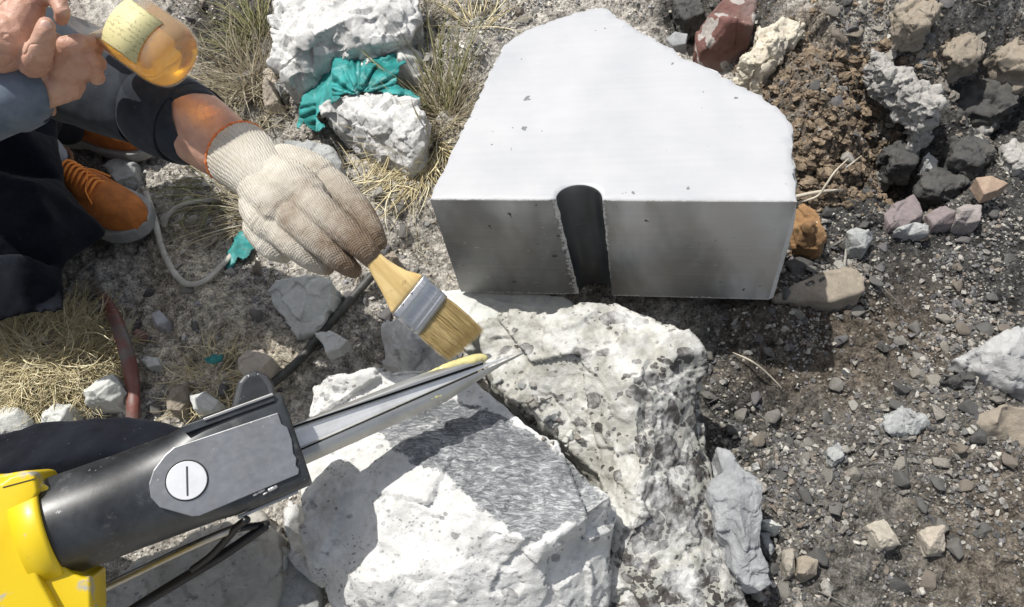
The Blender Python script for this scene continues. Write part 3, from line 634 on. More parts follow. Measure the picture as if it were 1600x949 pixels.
link('cylinder_body', loft(secs, name='cylinder_body'), bm_, tool)
hz = rad0*.90
# steel cover plate on the head
pl = [(240, 735), (233, 757), (236, 778), (250, 793), (300, 807), (312, 806), (466, 741), (467, 733), (462, 727), (463, 716), (458, 708), (456, 688), (449, 668), (440, 663), (434, 645), (272, 699), (258, 711)]
pv = [TL(x, y, hz) for x, y in pl]
me = prism([(p.x, p.y, hz-.004) for p in pv], (0, 0, .0065)); me = bevel(me, .0009, 2)
link('cover_plate', me, steel_plate, tool)
sc_ = TL(292, 751, hz+.004); sr = (TL(324, 751, hz+.004)-TL(260, 751, hz+.004)).length/2
secs = [[(sc_.x+r*math.cos(a), sc_.y+r*math.sin(a), z_) for a in np.linspace(0, 2*math.pi, 65)[:-1]] for r, z_ in ((sr, hz+.0), (sr, hz+.0042), (sr*.97, hz+.005))]
scr = link('pin_cap', loft(secs, smooth=False), simple('bright_pin_cap', (.80, .81, .82), .42, .3, .06, 40), tool)
secs = [[(sc_.x+r*math.cos(a), sc_.y+r*math.sin(a), z_) for a in np.linspace(0, 2*math.pi, 65)[:-1]] for r, z_ in ((sr*1.07, hz+.0015), (sr*1.07, hz+.0029))]
link('gap_ring', loft(secs, smooth=False), simple('dark_gap', (.01, .01, .01), .6), scr)
a1 = TL(292, 729, hz+.005); a2 = TL(293, 775, hz+.005); dd = (a2-a1).normalized(); pr_ = Vector((-dd.y, dd.x, 0))*.0009
link('slot', prism([(p.x, p.y, hz+.0035) for p in (a1+pr_, a2+pr_, a2-pr_, a1-pr_)], (0, 0, .0018)), simple('slot_dark', (.05, .05, .05), .6), scr)
# side rails
def bar(name, a, b, wy, z0, z1, mat, parent, bv=.0008):
    a = Vector(a); b = Vector(b); d = (b-a); d.z = 0; d.normalize(); q = Vector((-d.y, d.x, 0))*wy
    me = prism([(p.x, p.y, z0) for p in (a+q, b+q, b-q, a-q)], (0, 0, z1-z0)); me = bevel(me, bv, 2); return link(name, me, mat, parent)
bar('side_rail', TL(287, 672, hz), TL(428, 621, hz), .0042, hz-.02, hz+.0015, bm_, tool)
bar('rail_edge', TL(318, 656, hz+.003), TL(427, 616, hz+.003), .0016, hz-.006, hz+.004, edge_steel, tool)
bar('side_rail', TL(372, 809, hz-.02), TL(466, 768, hz-.02), .0018, hz-.03, hz-.018, edge_steel, tool)
for px_, py_, r_ in ((425, 764, .0042), (408, 768, .003), (399, 773, .0025), (414, 772, .002)):
    c = TL(px_, py_, hz); me = caps([[(c.x-r_*.6, c.y, hz-.001, r_*.55), (c.x+r_, c.y+.0006, hz-.001, r_*.5)]]); link('chip_mark', me, simple('bare_metal_chip', (.6, .6, .6), .4, .6), tool)
# upright black lug on the head
c0 = TL(405, 625, hz-.03)
lug = [TL(x, y, .02) for x, y in ((360, 645), (366, 622), (372, 598), (384, 584), (400, 580), (415, 584), (426, 598), (431, 622), (432, 650), (395, 660))]
me = prism([(p.x, p.y, .0) for p in lug], (0, 0, .034)); me = bevel(me, .006, 4); link('lug', me, bm_, tool)
lug2 = [TL(x, y, .036) for x, y in ((403, 582), (417, 588), (426, 602), (430, 625), (424, 628), (418, 606), (410, 594), (400, 586))]
me = prism([(p.x, p.y, .030) for p in lug2], (0, 0, .006)); link('lug_lip', bevel(me, .0015, 2), simple('grey_rubber', (.06, .06, .065), .35), tool)
# jaws: top feather, centre wedge, bottom feather (half-round outside, flat inside)
def blade(name, st, mat, h=.013, round_=1, zoff=0.0, ztip=None):
    """st: stations of (upper px, upper py, lower px, lower py, height factor)"""
    secs = []; n = 16
    for x1, y1, x2, y2, hf in st:
        a = TL(x1, y1, zoff); b = TL(x2, y2, zoff); ring = []
        for k in range(n):
            t = k/(n-1)
            prof = math.sin(math.pi*(.08+.84*t))**.7 if round_ == 1 else (1-abs(2*t-1)**8*.25)
            if round_ == 2: prof = .45+.55*math.sin(math.pi*min(1, .1+t*1.1)*.5)      # falls toward the upper edge
            if round_ == 3: prof = .35+.65*math.sin(math.pi*min(1, .1+(1-t)*1.1)*.5)  # falls toward the lower edge
            p = a.lerp(b, t); ring.append((p.x, p.y, zoff+h*hf*prof))
        for k in range(n):
            t = 1-k/(n-1); p = a.lerp(b, t); ring.append((p.x, p.y, zoff-h*.9*hf*(.5+.5*math.sin(math.pi*t))))
        secs.append(ring)
    me = loft(secs, name=name, smooth=True); o = link(name, me, mat, tool); 
    b = bmesh.new(); b.from_mesh(me)
    for e in b.edges:
        if len(e.link_faces) == 2 and e.calc_face_angle(0) > .6: e.smooth = False
    b.to_mesh(me); b.free(); return o
U = lambda x: (x, 664+(x-456)*(583-664)/(661-456) if x < 661 else 583+(x-661)*(553-583)/(765-661))
def L1(x): return (x, 662+(x-470)*(578-662)/(720-470))
def L2(x): return (x, 706+(x-466)*(551-706)/(818-466))
def L3(x): return (x, 731+(x-466)*(628-731)/(696-466)) if x < 696 else ((x, 628+(x-696)*(572-628)/(782-696)) if x < 782 else (x, 572+(x-782)*(552-572)/(820-782)))
blade('upper_jaw', [(*U(x), *L1(x), f) for x, f in ((452, 1), (480, 1), (520, 1), (580, 1), (640, 1), (700, 1), (735, .85))]+[(752, 554, 748, 569, .7), (763, 553, 760, 563, .4), (768, 556, 767, 559, .15)], edge_steel, .014, 2, .0)
blade('wedge', [(*[a+b for a, b in zip(L1(x), (0, 3.4))], *[a+b for a, b in zip(L2(x), (0, -3.0))], f) for x, f in ((450, 1), (520, 1), (600, 1), (680, .95), (730, .8), (760, .7), (785, .5), (800, .3))], jaw_steel, .0075, 0, .0)
blade('lower_jaw', [(*L2(x), *L3(x), f) for x, f in ((450, 1), (520, 1), (600, 1), (696, 1), (740, .9), (782, .7), (800, .5), (818, .15))], edge_steel, .0125, 3, .0)
gap_shade_m = simple('jaw_gap_shade', (.01, .01, .01), .6)
for fn_ in (L1, L2): blade('gap_shade', [(*[a+b for a, b in zip(fn_(x), (0, -3.2))], *[a+b for a, b in zip(fn_(x), (0, 3.6))], 1) for x in (452, 600, 700, 745)], gap_shade_m, .0052, 0, .0)  # dark strips added between the jaws to stand in for shade
# yellow rear housing
ym = M('worn_yellow_paint'); worn = ym.ramp(ym.noise(19, 5, .65), [(.57, 0), (.63, 1)]); yc = ym.mix(worn, (.74, .53, .012), (.42, .41, .36)); yc = ym.mix(ym.ramp(ym.noise(70, 5, .7), [(.66, 0), (.72, .5)]), yc, (.4, .3, .05))
ym.out(yc, .38, 0, ym.bump(ym.noise(150, 3), .1, .001)); ym = ym.m
hs = [(-260, 800), (-60, 745), (0, 742), (42, 735), (56, 738), (62, 756), (74, 760), (84, 770), (68, 790), (64, 815), (72, 845), (86, 872), (108, 893), (130, 903), (141, 903), (142, 960), (142, 1080), (-180, 1080), (-300, 950)]
pv = [TL(x, y, .035) for x, y in hs]; me = prism([(p.x, p.y, -.05) for p in pv], (0, 0, .085)); me = bevel(me, .008, 4, 20); me.polygons.foreach_set('use_smooth', [True]*len(me.polygons)); hou = link('rear_housing', me, ym, tool)
hs2 = [(-200, 800), (0, 755), (14, 744), (46, 737), (54, 745), (58, 770), (40, 800), (40, 850), (60, 905), (90, 960), (90, 1060), (-160, 1060), (-240, 930)]
pv = [TL(x, y, .05) for x, y in hs2]; me = prism([(p.x, p.y, .025) for p in pv], (0, 0, .022)); me = bevel(me, .006, 4, 20); me.polygons.foreach_set('use_smooth', [True]*len(me.polygons)); link('raised_cover', me, ym, hou)
secs = [ringrr(x, 0, r, 0, r, 2, 56) for x, r in ((-.028, rad0*1.10), (-.006, rad0*1.12), (-.002, rad0*1.10), (-.002, rad0*.96))]; link('collar', loft(secs), ym, hou)
bar('seam', TL(4, 762, .048), TL(56, 748, .048), .0006, .0465, .0475, simple('seam_dark', (.05, .04, .01), .7), hou, .0001)
# grease smear on the jaws
gm = M('pale_grease'); gm.out((.62, .56, .26), .2, 0, gm.bump(gm.noise(90, 3), .5, .002), **{'Subsurface Weight': .2, 'Subsurface Scale': .01, 'Coat Weight': .5}); gm = gm.m
def smear(name, label, pts, h, zoff):
    ch = [[tuple(TM @ Vector((TL(x, y, zoff).x, TL(x, y, zoff).y, zoff)))+(r,) for x, y, r in pts]]
    me = caps(ch); me = voxel(me, .0014); relax(me, 5); v = getv(me); setv(me, v+getn(me)*(.0012*fbm(v, 120, 2, 3))[:, None])
    return tag(link(name, me, gm), label, 'grease')
smear('grease_smear', 'pale yellow grease spread along the upper jaw where the brush touches it', [(650, 590, .002), (685, 578, .004), (714, 570, .0065), (742, 562, .0075), (757, 559, .005)], 0, .0055)
smear('grease_smear', 'thin yellow grease streak on the lower jaw of the splitter', [(636, 640, .0025), (655, 631, .004), (680, 620, .0045), (704, 610, .0035)], 0, .008)
# ================================================================ cords, rods, roots
def cord(name, label, cat, pts, r, mat, flat=1.0, ground=True, lift=0.0, seg=10):
    W_ = []
    for p in pts:
        W_.append(tuple(G(p[0], p[1], lift+(p[2] if len(p) > 2 else 0))) if ground else tuple(P(*p)))
    me = tube(W_, r, seg, 8, flat); return tag(link(name, me, mat), label, cat)
rub = simple('black_rubber', (.012, .012, .013), .4, 0, .3, 60, .1, 200)
rodm = m_steel('rod_steel', (.55, .53, .48), .25, .45)
cord('steel_rod', 'bright metal rod running from under the yellow housing to the splitter head', 'rod', [(60, 985, .24), (130, 937, .26), (240, 882, .28), (320, 845, .30), (372, 824, .31)], .0048, rodm, 1, False)
cord('hydraulic_hose', 'thick black hose below the steel rod, ending beside the white boulder', 'hose', [(120, 1010, .20), (212, 950, .22), (280, 908, .235), (350, 866, .25), (415, 822, .27)], [.0062, .0062, .0062, .006, .0055], rub, 1, False)
cord('cable', 'thin black cable hooking up to the edge of the splitter head', 'cable', [(300, 890, .25), (330, 868, .27), (358, 838, .30), (372, 822, .325), (386, 812, .34)], .0042, rub, 1, False)
cord('cable', 'short dark cable curling between the splitter head and the black hose', 'cable', [(345, 836, .29), (375, 826, .28), (405, 821, .27), (418, 818, .26)], .004, rub, 1, False)
cord('pipe', 'dark grey pipe on the ground running from the glove to the black lug', 'pipe', [(610, 398, .02), (560, 455, .012), (520, 500, .012), (470, 560, .015), (430, 596, .03), (405, 612, .06)], [.007, .0075, .0075, .0075, .0075, .0065], simple('dusty_pipe', (.06, .06, .055), .55, .2, .5, 40, .2, 100))
cord('hose', 'grey flat cord looping on the ground between the shoe and the glove', 'cord', [(345, 312, .012), (310, 315, .012), (280, 322, .012), (262, 338, .01), (256, 356, .008)], .0062, simple('grey_cord', (.34, .33, .28), .6, 0, .2), .6)
cord('hose', 'grey cord curving down from the shoe toe and back up to the teal scrap', 'cord', [(228, 300, .02), (242, 345, .012), (252, 385, .01), (268, 420, .01), (290, 443, .01), (318, 440, .012), (345, 416, .014), (362, 398, .012)], .0062, simple('pale_cord', (.48, .46, .40), .6, 0, .2), .6)
rootm = M('root_bark'); rc = rootm.ramp(rootm.noise(12, 4), [(.45, (.13, .12, .11)), (.6, (.17, .06, .045))]); rootm.out(rc, .5, 0, rootm.bump(rootm.noise(80, 4), .5, .002)); rootm = rootm.m
cord('root', 'thick curved reddish-brown root arching over the grey ground to the dark sleeve', 'root', [(143, 442, .015), (160, 464, .03), (180, 500, .035), (196, 545, .035), (206, 590, .035), (208, 630, .03), (206, 680, .03)], [.007, .010, .012, .013, .013, .012, .012], rootm, .7)
cord('root', 'thin dark hooked root beside the top of the reddish root', 'root', [(138, 500, .002), (137, 480, .01), (142, 464, .02), (152, 462, .025)], [.002, .003, .003, .003], rootm)
twm = simple('pale_twig', (.50, .45, .36), .7, 0, .2)
cord('twig', 'pale forked twig sticking out right of the cut block', 'twig', [(1240, 318, .02), (1275, 308, .03), (1290, 290, .04), (1305, 268, .045), (1326, 248, .05)], [.0022, .002, .002, .0016, .001], twm)
cord('twig', 'straight pale stick lying at the right corner of the cut block', 'twig', [(1242, 308, .03), (1280, 300, .025), (1316, 297, .02)], [.0035, .003, .002], twm)
cord('twig', 'short pale twig end above the forked twig', 'twig', [(1322, 262, .03), (1336, 252, .035), (1346, 244, .04)], [.001, .0018, .001], twm)
cord('straw', 'single curved pale straw on the dark ground right of the speckled boulder', 'straw', [(1145, 551, .012), (1175, 565, .02), (1200, 585, .02), (1222, 607, .008)], [.0006, .0015, .0015, .0006], twm)
# ================================================================ teal rag
def rag(name, label, poly, zf, step, th=.0014, seed=0, op=.9):
    xs_ = np.arange(min(p[0] for p in poly), max(p[0] for p in poly)+step, step); ys_ = np.arange(min(p[1] for p in poly), max(p[1] for p in poly)+step, step)
    idx = {}; V = []; F = []
    jx = lambda x, y: (x+6*vn(np.array([[x*.05, y*.05, seed]]), 1.3, 2)[0], y+6*vn(np.array([[x*.05, y*.05, seed]]), 1.3, 8)[0])
    insd = {(i, j): inpoly([jx(x+step/2, y+step/2)[0]], [jx(x+step/2, y+step/2)[1]], poly)[0] for i, x in enumerate(xs_) for j, y in enumerate(ys_)}
    def vid(i, j):
        if (i, j) not in idx:
            x, y = xs_[i], ys_[j]; idx[i, j] = len(V); V.append(tuple(P(x, y, zf(x, y))))
        return idx[i, j]
    for (i, j), ok in insd.items():
        if ok and i+1 < len(xs_) and j+1 < len(ys_): F.append((vid(i, j), vid(i+1, j), vid(i+1, j+1), vid(i, j+1)))
    me = setmesh(bpy.data.meshes.new(name), V, F, True); o = bpy.data.objects.new('tmp', me); col.objects.link(o)
    s_ = o.modifiers.new('s', 'SOLIDIFY'); s_.thickness = th; me = _apply(o); me.polygons.foreach_set('use_smooth', [True]*len(me.polygons)); return me
tm = M('teal_rag_cloth'); tn = tm.noise(22, 5, .6, .6); tcx = tm.mix(tm.ramp(tn, [(.42, 0), (.62, 1)]), (.010, .155, .145), (.045, .33, .32)); tcx = tm.mix(tm.ramp(tm.noise(12, 4, .7, .8), [(.52, 0), (.66, .75)]), tcx, (.40, .60, .60))
wv = tm.n('ShaderNodeTexWave', {'Vector': tm.O, 'Scale': 180, 'Distortion': 4, 'Detail': 2}).outputs['Fac']
tm.out(tcx, .5, 0, tm.bump(wv, .3, .001), **{'Specular IOR Level': .4}); tm = tm.m
def zrag(x, y):
    cx, cy = 590, 118; r = math.hypot((x-cx)/120, (y-cy)/75)
    u = math.atan2(y-150, x-560)
    z_ = .125-.045*r*r
    q = np.array([[x*.01, y*.01, 0]])
    z_ += .012*vn(np.array([[u*2.2, r*.7, 3]]), 1.9, 3)[0]+.008*vn(np.array([[u*5.2, r*1.2, 3]]), 2.1, 5)[0]+.005*vn(q, 9, 7)[0]
    if y > 150 and x > 495: z_ = max(z_, .118-(y-150)*.0002)
    if x < 520: z_ = min(z_, .10-(520-x)*.0008)
    return max(z_, .035)
me = rag('rag', '', [(462, 203), (472, 165), (480, 140), (478, 128), (500, 100), (515, 85), (545, 70), (560, 78), (585, 88), (610, 86), (632, 74), (634, 95), (620, 104), (622, 130), (640, 140), (655, 160), (650, 172), (628, 155), (600, 143), (570, 148), (545, 150), (520, 156), (505, 168), (496, 182), (505, 200), (490, 205), (480, 190), (468, 205)], zrag, 2)
tag(link('rag', me, tm), 'crumpled teal cloth rag draped over the pale stones at the top', 'rag')
for nm, lb, poly in (('rag', 'small teal cloth scrap on the ground left of the glove', [(354, 400), (366, 376), (380, 362), (398, 372), (396, 388), (380, 400), (368, 422), (356, 424)]),
                     ('rag', 'tiny teal cloth shred in the straw litter above the splitter', [(318, 560), (330, 548), (348, 552), (346, 566), (330, 574)])):
    c = G(*np.mean(poly, 0)); f = lambda x, y, c=c: c.z+.022+.005*vn(np.array([[x*.06, y*.06, 1]]), 1.5, 3)[0]
    tag(link(nm, rag(nm, '', poly, f, 2.0, .001), tm), lb, 'rag')
# ================================================================ gravel
def hullstone(seed, n=14, sub=0):
    r = np.random.default_rng(seed); p = r.standard_normal((n, 3)); p /= np.linalg.norm(p, axis=1)[:, None]; p *= (.8+.3*r.random(n))[:, None]
    p *= np.array([1, .55+.4*r.random(), .38+.4*r.random()]); b = bmesh.new(); vs_ = [b.verts.new(q) for q in p]; bmesh.ops.convex_hull(b, input=vs_)
    bmesh.ops.delete(b, geom=[v for v in b.verts if not v.link_faces], context='VERTS')
    if sub: bmesh.ops.bevel(b, geom=b.edges[:]+b.verts[:], offset=.07+.08*r.random(), segments=2, profile=.6, affect='EDGES')
    bmesh.ops.triangulate(b, faces=b.faces); b.verts.index_update(); V = np.array([v.co[:] for v in b.verts]); F = np.array([[v.index for v in f.verts] for f in b.faces]); b.free(); return V, F
lows = [hullstone(100+i, 11+i % 5) for i in range(14)]
his = [hullstone(300+i, 12+i % 6, 1) for i in range(14)]
def rotm(r):
    q = r.standard_normal(4); q /= np.linalg.norm(q); w_, x, y, z_ = q
    return np.array([[1-2*(y*y+z_*z_), 2*(x*y-z_*w_), 2*(x*z_+y*w_)], [2*(x*y+z_*w_), 1-2*(x*x+z_*z_), 2*(y*z_-x*w_)], [2*(x*z_-y*w_), 2*(y*z_+x*w_), 1-2*(x*x+y*y)]])
def yawtilt(r, t=.35):
    a = r.random()*6.283; c, s = math.cos(a), math.sin(a); tx, ty = r.normal(0, t, 2)
    Rz = np.array([[c, -s, 0], [s, c, 0], [0, 0, 1]]); Rx = np.array([[1, 0, 0], [0, math.cos(tx), -math.sin(tx)], [0, math.sin(tx), math.cos(tx)]]); Ry = np.array([[math.cos(ty), 0, math.sin(ty)], [0, 1, 0], [-math.sin(ty), 0, math.cos(ty)]])
    return Rz @ Rx @ Ry
BLOCKED = [[(660, 300), (700, 180), (780, 50), (935, 0), (1060, 70), (1245, 190), (1250, 320), (1205, 480), (700, 470)],
           [(480, 585), (680, 565), (800, 620), (960, 770), (950, 1200), (500, 1200), (460, 700)], [(745, 480), (960, 465), (1100, 540), (1100, 720), (1190, 1200), (900, 1200), (930, 760)]]
def dens(px, py):
    """relative amount of gravel at a pixel"""
    d = np.full(px.shape, .25)
    for poly, v in (([(1100, 420), (2300, 200), (2300, 1500), (1190, 1500), (1110, 800)], 1.5), ([(1180, 690), (1260, 660), (1290, 800), (1260, 960), (1190, 960)], 3.8), ([(1100, 540), (1150, 560), (1160, 700), (1110, 720)], 2.2), ([(1180, 350), (1560, 300), (1640, 700), (1480, 640), (1300, 470), (1200, 470)], 2.0),
                    ([(1280, -20), (1700, -20), (1700, 90), (1480, 60), (1400, 170), (1300, 60)], 1.7), ([(660, -40), (930, -40), (790, 60), (720, 170), (660, 160)], 1.8), ([(1130, 100), (1420, 120), (1420, 300), (1240, 320)], .35), ([(1440, 100), (1700, 100), (1700, 270), (1440, 280)], .4), ([(200, 420), (300, 420), (300, 660), (200, 660)], .35), ([(230, 540), (460, 560), (440, 650), (240, 650)], .8), ([(340, 400), (660, 400), (600, 600), (440, 600)], .5)):
        d[inpoly(px, py, poly)] = v
    for b in BLOCKED: d[inpoly(px, py, b)] = 0
    return d
r = np.random.default_rng(77); pts = []
while len(pts) < 1:
    n = 420000; X = r.uniform(-1.7, 1.3, n); Y = r.uniform(.05, 1.9, n); Z = gz(X, Y); q = proj(np.stack([X, Y, Z], 1)); cl = .5+.9*fbm(np.stack([X, Y, 0*X], 1), 11, 3, 5)
    d = dens(q[:, 0], q[:, 1])*np.clip(cl, .08, 1.3); s = .0021*(1+r.pareto(2.15, n)); s = np.clip(s, .0014, .017)
    k = (r.random(n) < d*.5); pts = np.stack([X, Y, Z, s, q[:, 0], q[:, 1]], 1)[k]
pts = pts[np.argsort(-pts[:, 3])]
inframe = (pts[:, 4] > 10) & (pts[:, 4] < 1590) & (pts[:, 5] > 5) & (pts[:, 5] < 944) & (pts[:, 3] > .0052)
hero = pts[inframe]
used = np.zeros(len(hero), bool); keep = []
for i, h in enumerate(hero):
    if len(keep) >= 262: break
    if all((h[0]-hero[j][0])**2+(h[1]-hero[j][1])**2 > (.8*(h[3]+hero[j][3]))**2 for j in keep): keep.append(i)
heroes = hero[keep]; hs_ = set(map(tuple, heroes[:, :2])); rest = np.array([p for p in pts if tuple(p[:2]) not in hs_ and p[3] < .0085])
grav_cols = [(.115, .115, .112), (.16, .155, .145), (.22, .21, .19), (.085, .085, .085), (.29, .27, .235), (.20, .17, .14), (.38, .365, .33), (.14, .135, .14)]
V = []; F = []; C = []; off = 0
for i, p in enumerate(rest):
    v, f = lows[i % 14]; v = (v*p[3]) @ yawtilt(r).T + p[:3]+[0, 0, p[3]*.22]; V.append(v); F.append(f+off); off += len(v)
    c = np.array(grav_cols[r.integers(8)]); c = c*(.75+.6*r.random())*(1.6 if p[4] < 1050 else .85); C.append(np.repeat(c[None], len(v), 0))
me = setmesh(bpy.data.meshes.new('gravel'), np.concatenate(V), np.concatenate(F)); attr(me, 'tone', np.concatenate(C), 'FLOAT_COLOR')
m = M('gravel'); c = m.mix(1.0, m.at('tone', 'Color'), m.ramp(m.noise(220, 4, .7), [(.3, .6), (.7, 1.5)]), 'MULTIPLY'); m.out(c, .8, 0, m.bump(m.noise(500, 3), .5, .001), **{'Specular IOR Level': .35})
tag(link('gravel', me, m.m, origin=False), 'small loose angular gravel spread over the soil', 'gravel', kind='stuff')
# crumbly brown clods on the bank behind the block
def lump(seed):
    v, f = ico(2); v = v*(1+.55*facet(v+seed*5, 1.6, seed)[:, None]+.4*fbm(v+seed*3, 2.2, 3, seed)[:, None]); return v*[1, .8, .6], np.array(f)
lumps = [lump(k) for k in range(8)]; rc_ = np.random.default_rng(21); V = []; F = []; C = []; off = 0
qx = rc_.uniform(1120, 1700, 26000); qy = rc_.uniform(-60, 340, 26000)
okc = inpoly(qx, qy, [(1130, 95), (1260, 20), (1340, 90), (1440, 230), (1400, 300), (1250, 335), (1225, 190)]) | (inpoly(qx, qy, [(1270, -60), (1700, -60), (1700, 110), (1480, 110), (1360, 90)]) & (rc_.random(26000) < .5)) | (rc_.random(26000) < .10)
for x, y in zip(qx[okc], qy[okc]):
    g_ = P(x, y, .06); g_ = P(x, y, float(gz(g_.x, g_.y))); zg = float(gz(g_.x, g_.y)); s_ = min(.0015*(1+rc_.pareto(2.2)), .011); v, f = lumps[rc_.integers(8)]
    v = (v*s_) @ yawtilt(rc_).T+np.array([g_.x, g_.y, zg+.15*s_]); V.append(v); F.append(f+off); off += len(v); cc = np.array([.20, .155, .11] if x < 1420 else [.17, .155, .135])*(.55+.8*rc_.random()); C.append(np.repeat(cc[None], len(v), 0))
me = setmesh(bpy.data.meshes.new('soil_clods'), np.concatenate(V), np.concatenate(F), False); attr(me, 'tone', np.concatenate(C), 'FLOAT_COLOR')
m2 = M('clod_soil'); c = m2.mix(1.0, m2.at('tone', 'Color'), m2.ramp(m2.noise(180, 6, .75), [(.32, .45), (.68, 1.7)]), 'MULTIPLY'); m2.out(c, .95, 0, m2.bump(m2.noise(260, 5, .7), .9, .003), **{'Specular IOR Level': .1})
tag(link('soil_clods', me, m2.m, origin=False), 'crumbly brown soil clods on the bank right of the block', 'soil', kind='stuff')
pm = []
for i, c in enumerate(grav_cols):
    pm.append(rockmat('pebble_stone', tuple(x*1.2 for x in c), tuple(x*.6 for x in c), sc=2.2, mot=.9, tone=(.13, .12, .10), bump=.5, rough=.75))
pmesh = {}
tones = ['charcoal', 'grey', 'grey-buff', 'near-black', 'pale buff', 'brownish', 'off-white', 'dark grey']
marks = [('jagged blue-grey slab', 1155, 810), ('ochre stone', 1262, 352), ('sandy half-buried rock', 1285, 445), ('row of pink stones', 1440, 335), ('tan triangular chip', 1550, 290), ('flat grey slab at the right edge', 1560, 560),
         ('brownish rounded rock at the right edge', 1570, 665), ('left pale chip of the bottom right', 1380, 835), ('right pale chip of the bottom right', 1460, 845), ('curved straw on the dark soil', 1185, 580), ('crumbly brown soil', 1300, 180), ('whitish crumbly lump', 1420, 125),
         ('red lump', 1130, 50), ('cream jagged lump', 1205, 70), ('frosted stone at the right edge', 1590, 245), ('lobed grey stone', 1455, 252), ('forked twig', 1300, 285), ('cut block', 950, 240), ('teal rag', 560, 120), ('white crystalline rock', 530, 40), ('angular white rock', 590, 200),
         ('gloved hand', 470, 320), ('flat pale rock below the glove', 465, 475), ('grey pipe', 500, 530), ('reddish root', 190, 530), ('pale straw clump', 60, 580), ('orange shoe', 190, 310), ('cord loop', 270, 400), ('white boulder', 700, 780), ('speckled boulder', 1000, 620), ('black lug', 400, 610),
         ('steel rod', 260, 870), ('buff rounded stone in the gravel', 1260, 885), ('teal scrap', 375, 392), ('top right corner', 1600, 0), ('bottom right corner', 1600, 949), ('dry tuft by the cut block', 695, 185)]
def place_words(x, y):
    ds = sorted(marks, key=lambda k: (k[1]-x)**2+(k[2]-y)**2); a_, b_ = ds[0], ds[1]; dx, dy = x-a_[1], y-a_[2]
    side = ('right of' if dx > 0 else 'left of') if abs(dx) > 1.4*abs(dy) else ('below' if dy > 0 else 'above') if abs(dy) > 1.4*abs(dx) else (('lower ' if dy > 0 else 'upper ')+('right of' if dx > 0 else 'left of'))
    return side+' the '+a_[0], b_[0], a_[0]
def side_of(x, y, a_):
    dx, dy = x-a_[1], y-a_[2]
    return (('right of' if dx > 0 else 'left of') if abs(dx) > 1.4*abs(dy) else ('below' if dy > 0 else 'above') if abs(dy) > 1.4*abs(dx) else (('lower ' if dy > 0 else 'upper ')+('right of' if dx > 0 else 'left of')))+' the '+a_[0]
def place_alts(x, y):
    ds = sorted(marks, key=lambda k: (k[1]-x)**2+(k[2]-y)**2); d0 = math.hypot(ds[0][1]-x, ds[0][2]-y); nf = 'close ' if d0 < 45 else ''
    a_ = side_of(x, y, ds[0]); return [a_, 'lying '+nf+a_, a_+', toward the '+ds[1][0], side_of(x, y, ds[1]), a_+', toward the '+ds[2][0], side_of(x, y, ds[2]), side_of(x, y, ds[1])+', toward the '+ds[2][0], a_+', toward the '+ds[3][0]]
seen = {}
for i, p in enumerate(heroes):
    mi = r.integers(8); key = (i % 14, mi)
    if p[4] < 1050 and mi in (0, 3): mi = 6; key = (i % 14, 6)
    if key not in pmesh:
        v, f = his[key[0]]; me = setmesh(bpy.data.meshes.new('pebble'), v, f, False); me.materials.append(pm[mi]); pmesh[key] = me
    o = bpy.data.objects.new('pebble', pmesh[key]); col.objects.link(o)
    o.matrix_world = Matrix.LocRotScale(Vector(p[:3]+[0, 0, p[3]*.25]), Matrix(yawtilt(r, .25).tolist()).to_quaternion(), Vector((p[3], p[3], p[3]*(.7+.5*r.random()))))
    sz = 'tiny ' if p[3] < .0062 else 'small ' if p[3] < .0085 else 'medium ' if p[3] < .012 else 'large '; w1_, w2_, a0_ = place_words(p[4], p[5])
    pre = sz+tones[mi]+' pebble '; alts = [pre+k for k in place_alts(p[4], p[5])]; lb = next((a_ for a_ in alts if a_ not in seen and len(a_.split()) <= 16), alts[0])
    seen[lb] = 1; tag(o, lb, 'pebble', 'loose pebbles near the '+a0_)
# flat flaky stones on the upper right bank and broken stones left of the block
fl = [(1345, 20), (1372, 48), (1415, 20), (1432, 36), (1450, 62), (1470, 24), (1500, 70), (1530, 58), (1390, 88), (1365, 70), (1420, 74), (1335, 55), (1560, 30), (1300, 22), (1480, 90), (1310, 60), (1440, 100), (1585, 70), (1350, 6), (1530, 12),
      (735, 75), (752, 30), (722, 50), (770, 22), (700, 80), (745, 105), (712, 120), (690, 60), (780, 62), (728, 140), (705, 20), (660, 60)]
for i, (x, y) in enumerate(fl):
    v, f = his[(i*5+3) % 14]; c = G(x, y); s = (.010+.013*r.random())*(1 if x > 1000 else .9); mt = [pm[2], pm[4], pm[6], pm[5], mD, mE][i % 6]
    me = setmesh(bpy.data.meshes.new('broken_stone'), v*[1, .8, .55], f, False); me.materials.append(mt); o = bpy.data.objects.new('broken_stone', me); col.objects.link(o)
    o.matrix_world = Matrix.LocRotScale(c+Vector((0, 0, s*.3)), Matrix(yawtilt(r, .45).tolist()).to_quaternion(), Vector((s, s, s)))
    w1_, w2_, a0_ = place_words(x, y); tn_ = ['buff-grey', 'pale buff', 'off-white', 'brownish', 'grey', 'tan'][i % 6]; szw = 'large' if s > .017 else 'medium' if s > .012 else 'small'
    tag(o, '%s %s %s stone %s' % (szw, tn_, 'flaky' if x > 1000 else 'angular', w1_+(', toward the '+w2_ if len((w1_+' '+w2_).split()) < 10 else '')), 'stone', 'flaky stones on the top bank' if x > 1000 else 'angular stones piled behind the cut block')
